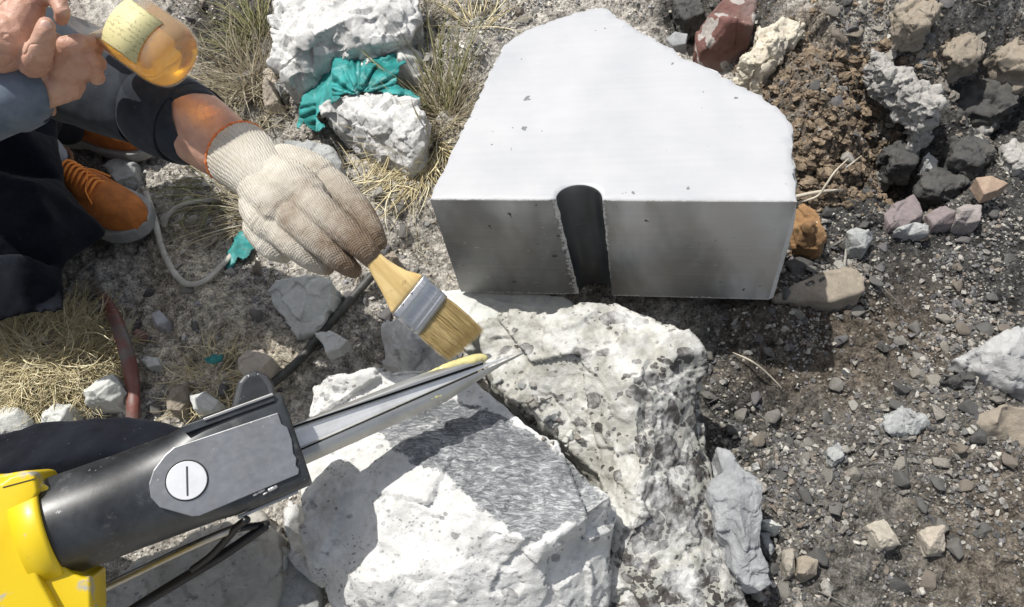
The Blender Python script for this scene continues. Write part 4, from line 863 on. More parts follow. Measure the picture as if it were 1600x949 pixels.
for i, (pts_, lb) in enumerate([([(1362, 78), (1384, 84), (1408, 104), (1440, 122), (1470, 135), (1474, 160), (1455, 172), (1430, 158), (1404, 136), (1378, 112), (1364, 96)], 'long whitish crumbly concrete-like lump on the edge of the top right bank'),
                     ([(1428, 178), (1452, 170), (1468, 182), (1450, 198), (1432, 200)], 'white crumbly lump at the lower end of the whitish band'),
                     ([(1500, 185), (1535, 170), (1560, 185), (1545, 205), (1510, 208)], 'pale crumbly lump in the dark hollow near the right edge'),
                     ([(1570, 230), (1590, 220), (1625, 228), (1625, 265), (1590, 268), (1574, 250)], 'white frosted stone at the right edge of the photo, on the dark bank')]):
    c = G(*np.mean(pts_, 0)); top = [(x, y, c.z+.03+.015*r.random()) for x, y in pts_]; mx, my = np.mean(pts_, 0)
    rock('rock', lb, 'rock', top, c.z-.03, rockmat('crumbly_white', (.50, .49, .46), (.17, .16, .15), mot=1.0), [(mx, my, c.z+.045)], .9, .0018, ((.012, 38), (.006, 80)), ((.003, 90), (.002, 200)), seed=90+i)
# ================================================================ grasses
def blades(roots, dirs, lens, wid, r, droop=1.0, rise=.6, seg=6, curl=.5):
    """numpy grass: each blade is a thin three-sided tapering tube"""
    n = len(roots); pos = roots.copy(); d = dirs/np.linalg.norm(dirs, axis=1)[:, None]; turn = r.normal(0, curl, n); rings = []; 
    for k in range(seg+1):
        t = k/seg; side = np.cross(d, [0, 0, 1.0]); side /= np.linalg.norm(side, axis=1)[:, None]+1e-6; upv = np.cross(side, d)
        w_ = (wid*(.55+.9*t-1.4*t*t))[:, None]
        rings.append(np.stack([pos+side*w_, pos-side*w_, pos+upv*w_*.45], 1))
        pos = pos+d*(lens/seg)[:, None]; d = d+np.stack([0*t*turn, 0*turn, -droop*np.ones(n)*lens*4/seg*(t+.3)], 1)
        a = turn/seg; c, s = np.cos(a), np.sin(a); d = np.stack([d[:, 0]*c-d[:, 1]*s, d[:, 0]*s+d[:, 1]*c, d[:, 2]], 1); d /= np.linalg.norm(d, axis=1)[:, None]
        lo = gz(pos[:, 0], pos[:, 1])+.002; under = pos[:, 2] < lo; pos[under, 2] = lo[under]; d[under, 2] = np.maximum(d[under, 2], .02)
    V = np.stack(rings, 1).reshape(n, -1, 3); m_ = (seg+1)*3; F = []
    for k in range(seg):
        for j in range(3): F.append([k*3+j, k*3+(j+1) % 3, (k+1)*3+(j+1) % 3, (k+1)*3+j])
    F = np.array(F); FF = (F[None]+np.arange(n)[:, None, None]*m_).reshape(-1, 4); return V.reshape(-1, 3), FF, np.repeat(r.random(n), m_)
def grassmat(name, a, b, c_):
    m = M(name); g = m.at('tone'); c = m.ramp(g, [(0, a), (.5, b), (1, c_)]); c = m.mix(1.0, c, m.ramp(m.noise(60, 3), [(.3, .7), (.7, 1.3)]), 'MULTIPLY'); return m.out(c, .65, 0, **{'Specular IOR Level': .3})
gpale = grassmat('pale_straw', (.42, .34, .18), (.66, .57, .34), (.80, .74, .52)); gdry = grassmat('dry_grass', (.15, .12, .07), (.40, .345, .225), (.60, .55, .42)); ggrn = grassmat('greenish_grass', (.13, .15, .05), (.22, .22, .09), (.40, .37, .21))
def tuft(label, cx, cy, n, ln, wid, mat, spread=.02, lean=(0, 0), up=.8, seed=0, curl=.8, droop=1.0, group=None, cat='grass tuft'):
    r = np.random.default_rng(seed); c = G(cx, cy); a = r.random(n)*6.283; rad = spread*np.sqrt(r.random(n)); rt = np.stack([c.x+rad*np.cos(a), c.y+rad*np.sin(a), 0*a], 1); rt[:, 2] = gz(rt[:, 0], rt[:, 1])-.003
    a2 = a+r.normal(0, .7, n); d = np.stack([np.cos(a2)+lean[0], np.sin(a2)+lean[1], up*(.2+1.2*r.random(n))], 1); L = ln*(.45+.75*r.random(n))
    V, F, T = blades(rt, d, L, wid*(.4+1.5*r.random(n)**2), r, droop, curl=curl); me = setmesh(bpy.data.meshes.new('grass_tuft'), V, F, True); attr(me, 'tone', T)
    return tag(link('grass_tuft', me, mat), label, cat, group)
tuft('bushy pale yellow straw clump at the left edge under the dark jacket', 70, 560, 1700, .09, .0011, gpale, .10, (.1, .1), .35, 1, 1.6)
tuft('matted pale straw at the left edge, next to the off-white rounded stone', 0, 600, 900, .08, .0011, gpale, .08, (0, 0), .3, 2, 1.6)
tuft('thinner straw fringe spreading toward the reddish root', 140, 560, 420, .08, .0010, gpale, .04, (.3, -.2), .5, 3, 1.3)
tuft('tangled dry grass between the dark sleeve cuff and the white crystalline rock', 385, 120, 330, .17, .0013, gdry, .05, (-.2, -.3), .9, 4, 1.3)
tuft('greenish grass tuft growing at the top left of the white crystalline rock', 400, 60, 150, .17, .0017, ggrn, .03, (-.5, .2), 1.0, 5, .9)
tuft('dry grass bent down beside the tall cream stone', 395, 180, 280, .13, .0012, gdry, .05, (-.2, -.2), .6, 6, 1.5)
tuft('tall thin grass stems rising between the teal rag and the cut block', 690, 170, 110, .24, .0013, ggrn, .02, (-.5, 1.0), 1.0, 7, .5)
tuft('dense straw-coloured tuft against the left side of the cut block', 695, 185, 260, .14, .0014, gdry, .03, (-.1, -.2), .8, 8, 1.1)
tuft('long straw strands hanging along the left side of the cut block', 672, 235, 160, .17, .0016, gpale, .025, (-.3, -1.0), .5, 9, .8)
tuft('straw strands below the angular white rock', 655, 275, 90, .15, .0013, gpale, .03, (-.7, -.9), .4, 10, 1.0)
tuft('grass blades lying over the cord left of the glove', 400, 335, 110, .18, .0016, gdry, .04, (-1.6, .1), .4, 11, .7)
tuft('thin grey-green grass under the wrist of the glove', 330, 300, 90, .13, .0014, ggrn, .04, (-.5, -.2), .5, 12, 1.2)
tuft('straw litter between the teal shred and the black lug', 335, 600, 190, .09, .0010, gpale, .045, (.0, .0), .3, 13, 1.5)
tuft('sparse dry blades behind the white crystalline rock', 660, 40, 70, .17, .0013, gdry, .04, (.1, .3), .9, 14, 1.0)
tuft('thin dry stalks leaning over the loose stones behind the block', 745, 40, 40, .16, .0018, gpale, .03, (.2, .8), .7, 15, .4)
tuft('dry roots and straws under the gloved knuckles', 560, 300, 80, .10, .0012, gpale, .05, (-.1, -.2), .3, 16, 1.4)
# litter: loose straws lying everywhere on the left half
r = np.random.default_rng(5); n = 2600; px_ = r.uniform(-150, 760, n); py_ = r.uniform(-80, 700, n); c = np.array([P(a, b, .03)[:] for a, b in zip(px_, py_)]); c[:, 2] = gz(c[:, 0], c[:, 1])+.002
keepm = ~np.array([inpoly([a], [b], BLOCKED[1])[0] for a, b in zip(px_, py_)]) & (r.random(n) < np.where((px_ > 330) & (py_ < 420), 1, .45)) & ~((px_ > 90) & (px_ < 330) & (py_ > 400) & (r.random(n) < .75)); c = c[keepm]; n = len(c)
a = r.random(n)*6.283; V, F, T = blades(c, np.stack([np.cos(a), np.sin(a), .05+.3*r.random(n)], 1), .012+.05*r.random(n)**2, .0007+.0006*r.random(n), r, .6, curl=1.2)
me = setmesh(bpy.data.meshes.new('straw_litter'), V, F, True); attr(me, 'tone', T); tag(link('straw_litter', me, gdry, origin=False), 'loose dry straw litter scattered on the left ground', 'straw', kind='stuff')

# dark half-buried rocks in the hollow at the upper right
for i, (poly, lb, mt) in enumerate([([(1475, 130), (1520, 105), (1580, 120), (1600, 160), (1550, 185), (1490, 170)], 'dark bluish-black boulder in the hollow near the right edge', mDark),
                           ([(1380, 232), (1410, 215), (1440, 228), (1430, 255), (1395, 258)], 'dark rounded stone under the whitish band', mDark),
                           ([(1490, 215), (1530, 212), (1560, 235), (1530, 258), (1490, 245)], 'dark grey stone left of the frosted stone', mDark),
                           ([(1440, 268), (1500, 262), (1515, 285), (1480, 300), (1440, 292)], 'long dark smooth rock left of the tan triangular chip', mDark),
                           ([(1545, 80), (1600, 60), (1660, 80), (1640, 115), (1570, 110)], 'grey-buff flaky rock at the upper right edge', mE),
                           ([(1460, 70), (1500, 45), (1545, 50), (1540, 85), (1490, 95)], 'buff flaky rock on the top right bank', mE),
                           ([(1400, 8), (1440, -10), (1470, 10), (1450, 40), (1410, 36)], 'sandy flat rock at the top edge of the right bank', mE),
                           ([(1050, 0), (1090, -20), (1100, 20), (1070, 30)], 'dark stone behind the peak of the cut block', mDark),
                           ([(1380, 650), (1420, 640), (1450, 655), (1430, 680), (1390, 676)], 'low dark-grey stone in the middle of the right-hand soil', mD),
                           ([(1290, 700), (1310, 690), (1322, 712), (1302, 726)], 'rounded greenish-grey stone right of the gravel heap', mD),
                           ([(1475, 585), (1520, 580), (1530, 600), (1490, 610)], 'dark flat stone tucked under the flat grey slab', mDark)]):
    c = G(*np.mean(poly, 0)); top = [(x, y, c.z+.012+.02*r.random()) for x, y in poly]; mx, my = np.mean(poly, 0); sz = np.ptp([p[0] for p in poly])/ppm(c)
    rock('rock', lb, 'rock', top, c.z-.03, mt, [(mx+8, my-4, c.z+.02+sz*.13), (mx-8, my+4, c.z+.02+sz*.08)], 1.0, max(.0018, sz/45), ((sz*.13, 2.2/sz), (sz*.05, 6/sz)), ((sz*.03, 3/sz), (.0012, 120)), seed=120+i, rel=3)
# rubble wedged between the two boulders and along them
from mathutils.bvhtree import BVHTree
dg = bpy.context.evaluated_depsgraph_get(); bpy.context.view_layer.update()
trees = [(o_.matrix_world.copy(), BVHTree.FromObject(o_, dg)) for o_ in bpy.data.objects if o_.name.startswith('boulder') or o_ is ground]
def surf(px, py):
    best = None; c = Vector(CAM); d = (P(px, py, 0)-c).normalized()
    for mw, t_ in trees:
        iv_ = mw.inverted(); h_ = t_.ray_cast(iv_ @ c, d)
        if h_[0] is not None and (best is None or h_[3] < best[1]): best = (mw @ h_[0], h_[3])
    return best[0]
rb = np.random.default_rng(31)
for i in range(34):
    tt = rb.random(); x = 800+90*tt+rb.normal(0, 16); y = 600+95*tt+rb.normal(0, 15); p = surf(x, y); s = .003+.008*rb.random()**1.6; v, f = his[i % 14]
    mt = [mPale, pm[6], pm[4], pm[1], mPink if i == 4 else mD, mC][i % 6]; tn_ = ['whitish', 'off-white', 'pale buff', 'grey', 'pinkish' if i == 4 else 'mid-grey', 'mottled'][i % 6]
    me = setmesh(bpy.data.meshes.new('stone_chip'), v, f, False); me.materials.append(mt); o = bpy.data.objects.new('stone_chip', me); col.objects.link(o)
    o.matrix_world = Matrix.LocRotScale(p+Vector((0, 0, s*.3)), Matrix(yawtilt(rb, .5).tolist()).to_quaternion(), Vector((s, s, s)))
    tag(o, '%s %s stone chip %s the rubble between the two boulders' % ('large' if s > .008 else 'medium' if s > .0055 else 'small', tn_, ['at the very top of', 'in the upper part of', 'just above the middle of', 'just below the middle of', 'in the lower part of', 'at the very bottom of'][min(5, int(tt*6))]), 'stone chip', 'chips wedged between the boulders')
# ================================================================ brush
BO = P(590, 412, .392); BT = P(728, 545, .292); bX = (BT-BO).normalized(); m_c = (BO+BT)/2; bc = (Vector(CAM)-m_c).normalized()
bZ = (bc-bc.dot(bX)*bX).normalized(); bY = bZ.cross(bX); BM = Matrix((bX, bY, bZ)).transposed().to_4x4(); BM.translation = BO; BMi = BM.inverted()
def BL(px, py, h=0.0):
    a = P(px, py, 1.0); c = Vector(CAM); d = (a-c).normalized(); o = BO+bZ*h; t = (o-c).dot(bZ)/d.dot(bZ); return BMi @ (c+d*t)
brush = empty('paint_brush', None, 'flat paint brush with pale wooden handle and steel ferrule, held by the gloved hand', 'brush', mw=BM); bpy.context.view_layer.update()
def flatrings(st, p=3, n=32):
    secs = []
    for (x1, y1), (x2, y2), hh, pw in st:
        a = BL(x1, y1); b = BL(x2, y2); c = (a+b)/2; u = (b-a)/2; ring = []
        for k in range(n):
            t = 2*math.pi*k/n; cs, sn = math.cos(t), math.sin(t); cs = math.copysign(abs(cs)**(2/pw), cs); sn = math.copysign(abs(sn)**(2/pw), sn)
            q = c+u*cs; ring.append((q.x, q.y, hh*sn))
        secs.append(ring)
    return secs
wood = M('varnished_wood'); wg = wood.noise(40, 4, .6, .6, wood.mapv((.25, 2.5, 2.5))); wc = wood.ramp(wg, [(.35, (.60, .40, .14)), (.65, (.80, .60, .27))]); wc = wood.mix(wood.ramp(wood.noise(45, 4, .7), [(.64, 0), (.72, .6)]), wc, (.30, .19, .09))
wood.out(wc, .32, 0, None, **{'Coat Weight': .5, 'Coat Roughness': .15})
secs = flatrings([((566, 382), (554, 394), .004, 2.2), ((576, 386), (562, 400), .0065, 2.2), ((592, 394), (573, 414), .0085, 2.2), ((606, 406), (581, 430), .0088, 2.3), ((622, 416), (592, 449), .009, 2.5), ((636, 423), (600, 464), .0092, 2.8), ((648, 426), (606, 477), .0092, 3), ((657, 429), (610, 486), .0088, 3.5), ((660, 431), (612, 490), .0078, 4)])
link('handle', loft(secs), wood.m, brush)
fst = m_steel('ferrule_steel', (.60, .61, .62), .2, .42)
fe = []
def lp(a, b, t): return (a[0]+(b[0]-a[0])*t, a[1]+(b[1]-a[1])*t)
for t, bulge, hh in ((0, 0, .0088), (.03, 0, .0098), (.16, 0, .0098), (.19, .004, .0106), (.23, .004, .0106), (.26, 0, .0098), (.62, 0, .0096), (.66, .006, .0106), (.71, .006, .0106), (.74, 0, .0096), (.80, 0, .0096), (.83, .006, .0106), (.88, .006, .0106), (.91, 0, .0096), (1, 0, .0098)):
    a = lp((662, 429), (698, 463), t); b = lp((612, 491), (652, 524), t); fe.append((lp(a, b, -bulge), lp(a, b, 1+bulge), hh, 5))
link('ferrule', loft(flatrings(fe, n=48)), fst, brush)
for x, y in ((643, 458), (629, 476)):
    c = BL(x, y, .0098); link('rivet', caps([[(c.x, c.y, .0093, .0016), (c.x+.0001, c.y, .0093, .0016)]]), fst, brush)
r = np.random.default_rng(12); VV = []; FF = []; TT = []
for i in range(2600):
    s = r.random(); hgt = r.uniform(-1, 1); a = BL(*lp((696, 465), (652, 521), s)); e0 = lp((757, 519), (702, 566), s); tipx = lp((700, 470), e0, .90+.13*r.random()-.06*abs(s-.5)); b = BL(*tipx)
    st_ = (a.x-.006, a.y, .0078*hgt); bow = r.normal(0, .0012); b2 = (b.x, b.y+r.normal(0, .0011), .0105*hgt+r.normal(0, .0008)-.004)
    p = [np.array(st_)*(1-t)+np.array(b2)*t+np.array([0, bow*math.sin(math.pi*t), 0]) for t in (0, .35, .7, 1)]
    v, f = tube_vf(p, [.00027, .00026, .00022, .00006], 3, False, len(VV)); VV += v; FF += f; TT += [r.random()]*len(v)
a, b = (BL(696, 465), BL(652, 521)); c_, d_ = (BL(740, 508), BL(690, 556))
me = setmesh(bpy.data.meshes.new('bristles'), VV, FF, True); attr(me, 'tone', TT)
m = M('hog_bristle'); m.out(m.ramp(m.at('tone'), [(0, (.32, .21, .07)), (.3, (.62, .46, .20)), (1, (.85, .70, .38))]), .45); link('bristles', me, m.m, brush)
# ================================================================ cloth and skin materials
def clothmat(name, a, b, weave=900, rough=.9, fold=.3):
    m = M(name); c = m.ramp(m.noise(25, 5, .65), [(.35, a), (.65, b)]); c = m.mix(m.ramp(m.noise(160, 4, .7), [(.66, 0), (.74, .25)]), c, (.3, .3, .3))
    w1 = m.noise(weave*.6, 2, .5, 0, m.mapv((1, .3, 1))); nr = m.bump(w1, .35, .0008); nr = m.bump(m.noise(16, 3, .5, .4), fold, .010, nr); return m.out(c, rough, 0, nr, **{'Specular IOR Level': .15, 'Sheen Weight': .05})
navy = clothmat('grey_blue_sleeve', (.026, .031, .040), (.045, .052, .064)); navy2 = clothmat('pale_blue_cuff', (.10, .13, .17), (.17, .20, .25)); blackc = clothmat('black_cloth', (.004, .005, .009), (.009, .011, .018), 900, .95)
m = M('skin'); sc1 = m.ramp(m.noise(28, 4, .6), [(.35, (.44, .245, .175)), (.65, (.58, .36, .265))]); sc1 = m.mix(m.ramp(m.noise(90, 5, .7), [(.55, 0), (.72, .35)]), sc1, (.42, .17, .10))
wr = m.noise(75, 5, .65, .4, m.mapv((1, 1, 1.8))); vor_ = m.vor(420).outputs['Distance']
m.out(sc1, .48, 0, m.bump(m.ma('ADD', wr, m.ma('MULTIPLY', vor_, .35)), .35, .0016), **{'Subsurface Weight': .12, 'Subsurface Scale': .008, 'Subsurface Radius': (1, .3, .15), 'Specular IOR Level': .4}); skin = m.m
naily = simple('fingernail', (.66, .42, .34), .3)
def adopt(o, root, name=None):
    bpy.context.view_layer.update(); mw = o.matrix_world.copy(); o.parent = root; o.matrix_parent_inverse = Matrix(); bpy.context.view_layer.update(); o.matrix_world = mw
    for k in ('label', 'category', 'group'):
        if k in o: del o[k]
    if name: o.name = name
    return o
def wtube(name, pts, mat, root, seg=48, folds=.003, fs=18, n=10, flat=1.0, seed=1, ring=0, px=True):
    """sleeve-like tube along points (px, py, z, radius px) with cloth folds"""
    q = px3(pts) if px else pts; pr = catmull(q, n); V, F = tube_vf(pr[:, :3], pr[:, 3], seg, True, 0, flat); V = np.array(V)
    me = setmesh(bpy.data.meshes.new(name), V, F, True); nn = getn(me); d = folds*fbm(V*[1, 1, 1], fs, 3, seed)+folds*.8*np.abs(fbm(V, fs*.6, 3, seed+3)); setv(me, V+nn*d[:, None])
    o = link(name, me, mat); return adopt(o, root, name)
# ---------------------------------------------------------------- person with the gloved hand and orange shoes
p1o = P(-200, 330, .0)
p1 = empty('person', p1o, 'crouching person in dark trousers and orange shoes, one hand in a white knitted glove', 'person')
hand = lambda ch: px3(ch)
LH = [[(-60, 165, .56, 52), (10, 150, .565, 46), (45, 125, .57, 46), (85, 105, .57, 40), (115, 100, .565, 34)],
      [(40, 105, .575, 40), (60, 85, .59, 28)], [(100, 128, .56, 32), (55, 140, .56, 34)],
      [(52, 98, .605, 25), (66, 72, .632, 18), (71, 50, .648, 15), (72, 40, .652, 13)],
      [(85, 90, .59, 22), (102, 72, .605, 15), (122, 67, .603, 14), (140, 70, .59, 13), (150, 80, .57, 12)],
      [(95, 105, .58, 24), (120, 90, .59, 16), (142, 92, .58, 15), (155, 100, .56, 13)],
      [(100, 118, .57, 24), (128, 108, .575, 15), (146, 110, .565, 14), (152, 122, .55, 12)],
      [(88, 62, .60, 11), (78, 72, .605, 9)]]
LH += [[(-70, 140, .575, 50), (-30, 70, .615, 48), (5, 38, .63, 44), (30, 28, .635, 36)], [(0, 80, .622, 36), (12, 60, .632, 38)], [(-30, 95, .61, 42), (0, 60, .625, 42)], [(30, 40, .635, 28), (45, 10, .645, 25)], [(50, -10, .645, 22), (76, -8, .65, 16), (91, 2, .645, 13.5), (97, 18, .64, 12.5), (96, 30, .63, 11)], [(30, 5, .645, 28), (60, -25, .655, 18), (90, -30, .655, 15)]]
me1 = voxel(caps([hand(c) for c in LH]), .0013); relax(me1, 3, .5); v1_ = getv(me1); setv(me1, v1_+getn(me1)*(.0012*fbm(v1_, 45, 3, 5)-.0012*np.clip(1-np.abs(fbm(v1_, 38, 2, 12))*9, 0, 1))[:, None])
# right forearm going into the glove
arm = px3([(180, 130, .47, 52), (250, 165, .455, 55), (310, 200, .44, 57), (345, 226, .43, 53), (372, 246, .425, 46), (400, 270, .42, 42)])
me2 = voxel(caps([arm]), .003); relax(me2, 12, .5)
sh_r = (-1.12, .86, .61, .07); sh_l = (-1.12, 1.10, .64, .07)
bodych = [[(-1.62, 1.20, .28, .15), (-1.48, 1.10, .40, .14), (-1.30, 1.0, .53, .145), (-1.18, .93, .62, .11), (-1.13, .91, .68, .055), (-1.09, .89, .73, .08), (-1.07, .88, .77, .088), (-1.10, .88, .80, .085)],
          [(-1.2, .93, .60, .10), sh_r, (-.90, .71, .53, .05), tuple(arm[0][:3])+(.042,)], [(-1.2, .93, .60, .10), sh_l, (-.98, .82, .58, .048), tuple(P(-60, 165, .56))+(.038,)],
          [(-1.60, 1.10, .26, .11), (-1.16, .92, .38, .075), tuple(G(95, 310))[:2]+(.14, .045), tuple(G(118, 312))[:2]+(.09, .038)], [(-1.62, 1.25, .26, .11), (-1.22, 1.15, .38, .075), tuple(G(90, 222))[:2]+(.16, .045), tuple(G(122, 226))[:2]+(.09, .038)],
          [(-1.0, .85, .73, .014), (-1.005, .85, .715, .014)], [(-1.10, .79, .77, .018), (-1.095, .79, .75, .014)], [(-1.06, .97, .77, .018), (-1.055, .97, .75, .014)]]
me3 = voxel(caps(bodych), .006); relax(me3, 6, .5)
body = join([me1, me2, me3], 'body'); adopt(link('body', body, skin), p1, 'body')
hair = voxel(caps([[(-1.11, .89, .78, .092), (-1.13, .90, .81, .09)], [(-1.08, .88, .83, .075), (-1.13, .90, .76, .088)]]), .005); adopt(link('hair', hair, simple('black_hair', (.012, .010, .009), .55, 0, 0, 30, .5, 300)), p1, 'hair')
for x, y, zz_ in ((-1.0, .815, .755), (-.985, .875, .755)): adopt(link('eye', caps([[(x, y, zz_, .011), (x, y+.001, zz_, .011)]]), simple('eye_white', (.6, .6, .6), .2)), p1, 'eye')
# nails
def nail(x, y, z, rx, ry, ang, root):
    c = P(x, y, z); s = ppm(c); iv, iff = ico(3); tz = (Vector(CAM)-c).normalized(); ex = (P(x+10*math.cos(ang), y+10*math.sin(ang), z)-c); ex = (ex-ex.dot(tz)*tz).normalized(); ey = tz.cross(ex)
    V = [c+ex*(v[0]*rx/s)+ey*(v[1]*ry/s)+tz*(v[2]*.0022) for v in iv]; adopt(link('nail', setmesh(bpy.data.meshes.new('nail'), V, iff, True), naily), root, 'nail')
tc = P(72, 43, .650); tdir = (Vector(CAM)-tc).normalized(); tp_ = tc+tdir*.0085; tq = proj(np.array(tp_)); nail(float(tq[0]), float(tq[1]), tp_.z, 11, 8, math.radians(-88), p1)
# sleeves
wtube('sleeve', [(-330, 130, .60, 95), (-160, 60, .55, 95), (0, 75, .50, 88), (90, 105, .48, 80), (170, 140, .465, 74), (212, 157, .455, 70), (232, 165, .45, 66), (238, 168, .45, 62), (244, 171, .45, 67), (266, 181, .445, 67), (291, 193, .44, 66), (296, 196, .44, 64), (297, 197, .44, 60), (289, 192, .44, 57)], navy, p1, 64, .0045, 16, 12)
wtube('cuff', [(-150, 190, .55, 66), (-60, 172, .555, 60), (0, 155, .56, 55), (10, 152, .56, 52), (16, 150, .56, 57), (36, 142, .565, 56), (42, 140, .565, 50), (36, 142, .565, 46)], navy2, p1, 48, .003, 20)
# glove
GV = [[(425, 278, .420, 44), (455, 298, .424, 47), (480, 312, .426, 38)], [(440, 262, .417, 38), (470, 266, .417, 36), (500, 276, .416, 31)], [(408, 322, .412, 36), (420, 345, .410, 34), (432, 358, .406, 30)], [(405, 272, .42, 42), (420, 300, .42, 46), (440, 325, .422, 40)],
      [(495, 276, .414, 32), (527, 297, .412, 27.5), (556, 325, .404, 24), (580, 356, .394, 19.5), (592, 378, .382, 15.5)],
      [(478, 312, .430, 33), (508, 336, .431, 27), (541, 364, .422, 24.5), (568, 388, .408, 22), (581, 403, .395, 18)],
      [(455, 338, .424, 30), (486, 366, .420, 24), (514, 392, .407, 21.5), (538, 412, .391, 19), (552, 422, .378, 15)],
      [(432, 356, .412, 27), (457, 383, .407, 21.5), (480, 403, .394, 18.5), (500, 415, .380, 15.5), (512, 419, .368, 12)],
      [(402, 356, .402, 25), (415, 380, .396, 20), (432, 395, .386, 16), (445, 402, .374, 12)]]
dense = lambda c: [tuple(q_) for q_ in catmull(px3(c), 4)]
gl = voxel(caps([dense([(a_[0], a_[1], a_[2], a_[3]*(.93 if j_ >= 4 else .98)) for a_ in c]) for j_, c in enumerate(GV)]), .0011); relax(gl, 3, .5)
v = getv(gl); nn = getn(gl); q = proj(v); wrk = .0012*fbm(v, 34, 3, 8)+.0006*fbm(v, 120, 3, 9)
ridges = -.0006*np.clip(1-np.abs(fbm(v*[1, 1, .3], 17, 2, 15))*7, 0, 1)*np.clip(fbm(v, 14, 2, 19)*3, 0, 1)
setv(gl, v+nn*(wrk+ridges)[:, None]); v = getv(gl); q = proj(v)
d1 = np.hypot(q[:, 0]-592, q[:, 1]-408); d2 = np.hypot(q[:, 0]-560, q[:, 1]-430); dirt = np.clip(1-np.minimum(d1/120, d2/75), 0, 1)**1.1*1.25+.42*np.clip(1-np.hypot(q[:, 0]-520, q[:, 1]-320)/100, 0, 1)+.12; dirt = np.clip(dirt+.20*fbm(v, 30, 3, 4)+.35*np.clip(fbm(v, 22, 4, 44)*2, 0, 1), 0, 1); attr(gl, 'dirt', dirt)
m = M('knitted_cotton'); dj = m.at('dirt'); gcx = m.ramp(m.noise(30, 5, .65), [(.35, (.50, .465, .39)), (.65, (.62, .59, .52))]); dj2 = m.ma('MULTIPLY', dj, m.ramp(m.noise(120, 4, .7), [(.25, .7), (.7, 1.25)])); gcx = m.mix(m.ramp(dj2, [(.12, 0), (.75, .75), (1, .95)]), gcx, (.17, .115, .075))
w1 = m.n('ShaderNodeTexWave', {'Vector': m.mapv((1, 1, 1), (0, 0, -.6), m.warp(.004, 60)), 'Scale': 105, 'Distortion': 1.6, 'Detail': 1}, bands_direction='X').outputs['Fac']; w2 = m.n('ShaderNodeTexWave', {'Vector': m.mapv((1, 1, 1), (0, 0, -.6)), 'Scale': 150, 'Distortion': 2, 'Detail': 1}, bands_direction='Y').outputs['Fac']
kn = m.ma('ADD', w1, m.ma('MULTIPLY', w2, .45)); gcx = m.mix(m.ma('MULTIPLY', m.ramp(kn, [(.1, 1), (.9, 0)]), .24), gcx, (.30, .24, .17)); m.out(gcx, .95, 0, m.bump(m.ma('ADD', kn, m.noise(300, 4, .7)), .5, .0014), **{'Specular IOR Level': .1}); knit = m.m
glo = adopt(link('glove', gl, knit), p1, 'glove')
# ribbed cuff of the glove
def ribcuff():
    pth = catmull(px3([(371, 240, .428, 51), (376, 244, .428, 52), (388, 254, .427, 51), (402, 266, .426, 48), (420, 283, .423, 45), (440, 300, .42, 38)]), 10); seg = 240; V, F = tube_vf(pth[:, :3], pth[:, 3], seg, False); V = np.array(V).reshape(len(pth), seg, 3)
    c = pth[:, None, :3]; k = np.arange(seg)/seg*2*math.pi; t = np.linspace(0, 1, len(pth))[:, None]; rib = .0011*np.abs(np.sin(k*22))[None]*(1-.75*t**2)+.0012*np.array([fbm(V[i], 30, 2, 3) for i in range(len(pth))])
    V = V+(V-c)/np.linalg.norm(V-c, axis=2)[..., None]*rib[..., None]; return setmesh(bpy.data.meshes.new('glove_cuff'), V.reshape(-1, 3), F, True), V
cm, CV = ribcuff(); attr(cm, 'dirt', np.full(len(cm.vertices), .1)); cuff = link('glove_cuff', cm, knit); adopt(cuff, glo, 'glove_cuff')
hem = CV[0]; hem = np.concatenate([hem, hem[:1]]); hv, hf = tube_vf(hem[::3], .0021+.0006*np.sin(np.arange(len(hem[::3]))*1.7), 8, False); adopt(link('hem', setmesh(bpy.data.meshes.new('hem'), hv, hf, True), simple('orange_yarn', (.70, .20, .06), .9, 0, .3, 300, .4, 500)), glo, 'hem')
# trousers and jacket hem
def clothmass(name, top, zb, inner, mat, root, seed, vox=.005, fl=.97, f=.012, bs=(0, 0)):
    o = rock(name, None, None, top, zb, mat, inner, fl, vox, (), ((f, 9), (f*.35, 30)), seed=seed, rel=8, bshift=bs); return adopt(o, root, name)
clothmass('trousers', [(-240, 150, .2), (-130, 110, .25), (20, 140, .26), (92, 165, .22), (91, 190, .2), (88, 212, .2), (92, 250, .19), (97, 285, .18), (112, 305, .17), (138, 336, .15), (165, 365, .12), (135, 390, .13), (98, 421, .15), (97, 455, .15), (100, 489, .15), (45, 490, .16), (0, 502, .16), (-90, 515, .15), (-240, 400, .15)],
          .09, [(30, 200, .28), (50, 280, .26), (30, 400, .23), (-120, 250, .30), (-100, 400, .24), (80, 340, .22), (120, 365, .16)], blackc, p1, 3, .004, .85, .010, (-.10, .09))
wtube('trouser_leg', [(-80, 190, .26, 55), (20, 190, .20, 42), (75, 194, .15, 31), (104, 202, .11, 25), (100, 201, .11, 20)], blackc, p1, 40, .004, 18)
wtube('jacket', [(-1.66, 1.22, .26, .18), (-1.50, 1.11, .40, .175), (-1.32, 1.01, .53, .175), (-1.19, .94, .61, .14), (-1.14, .91, .66, .07)], navy, p1, 48, .008, 8, px=False)
wtube('sleeve', [tuple(a) for a in [(-1.19, .92, .61, .10), (-1.11, .85, .61, .08), (-.95, .74, .56, .068), (-.80, .68, .53, .062)]], navy, p1, 40, .005, 14, px=False)
wtube('sleeve', [tuple(a) for a in [(-1.19, 1.02, .62, .10), (-1.10, 1.06, .64, .08), (-.98, .86, .60, .065), tuple(P(-90, 178, .555))+(.046,)]], navy, p1, 40, .005, 14, px=False)
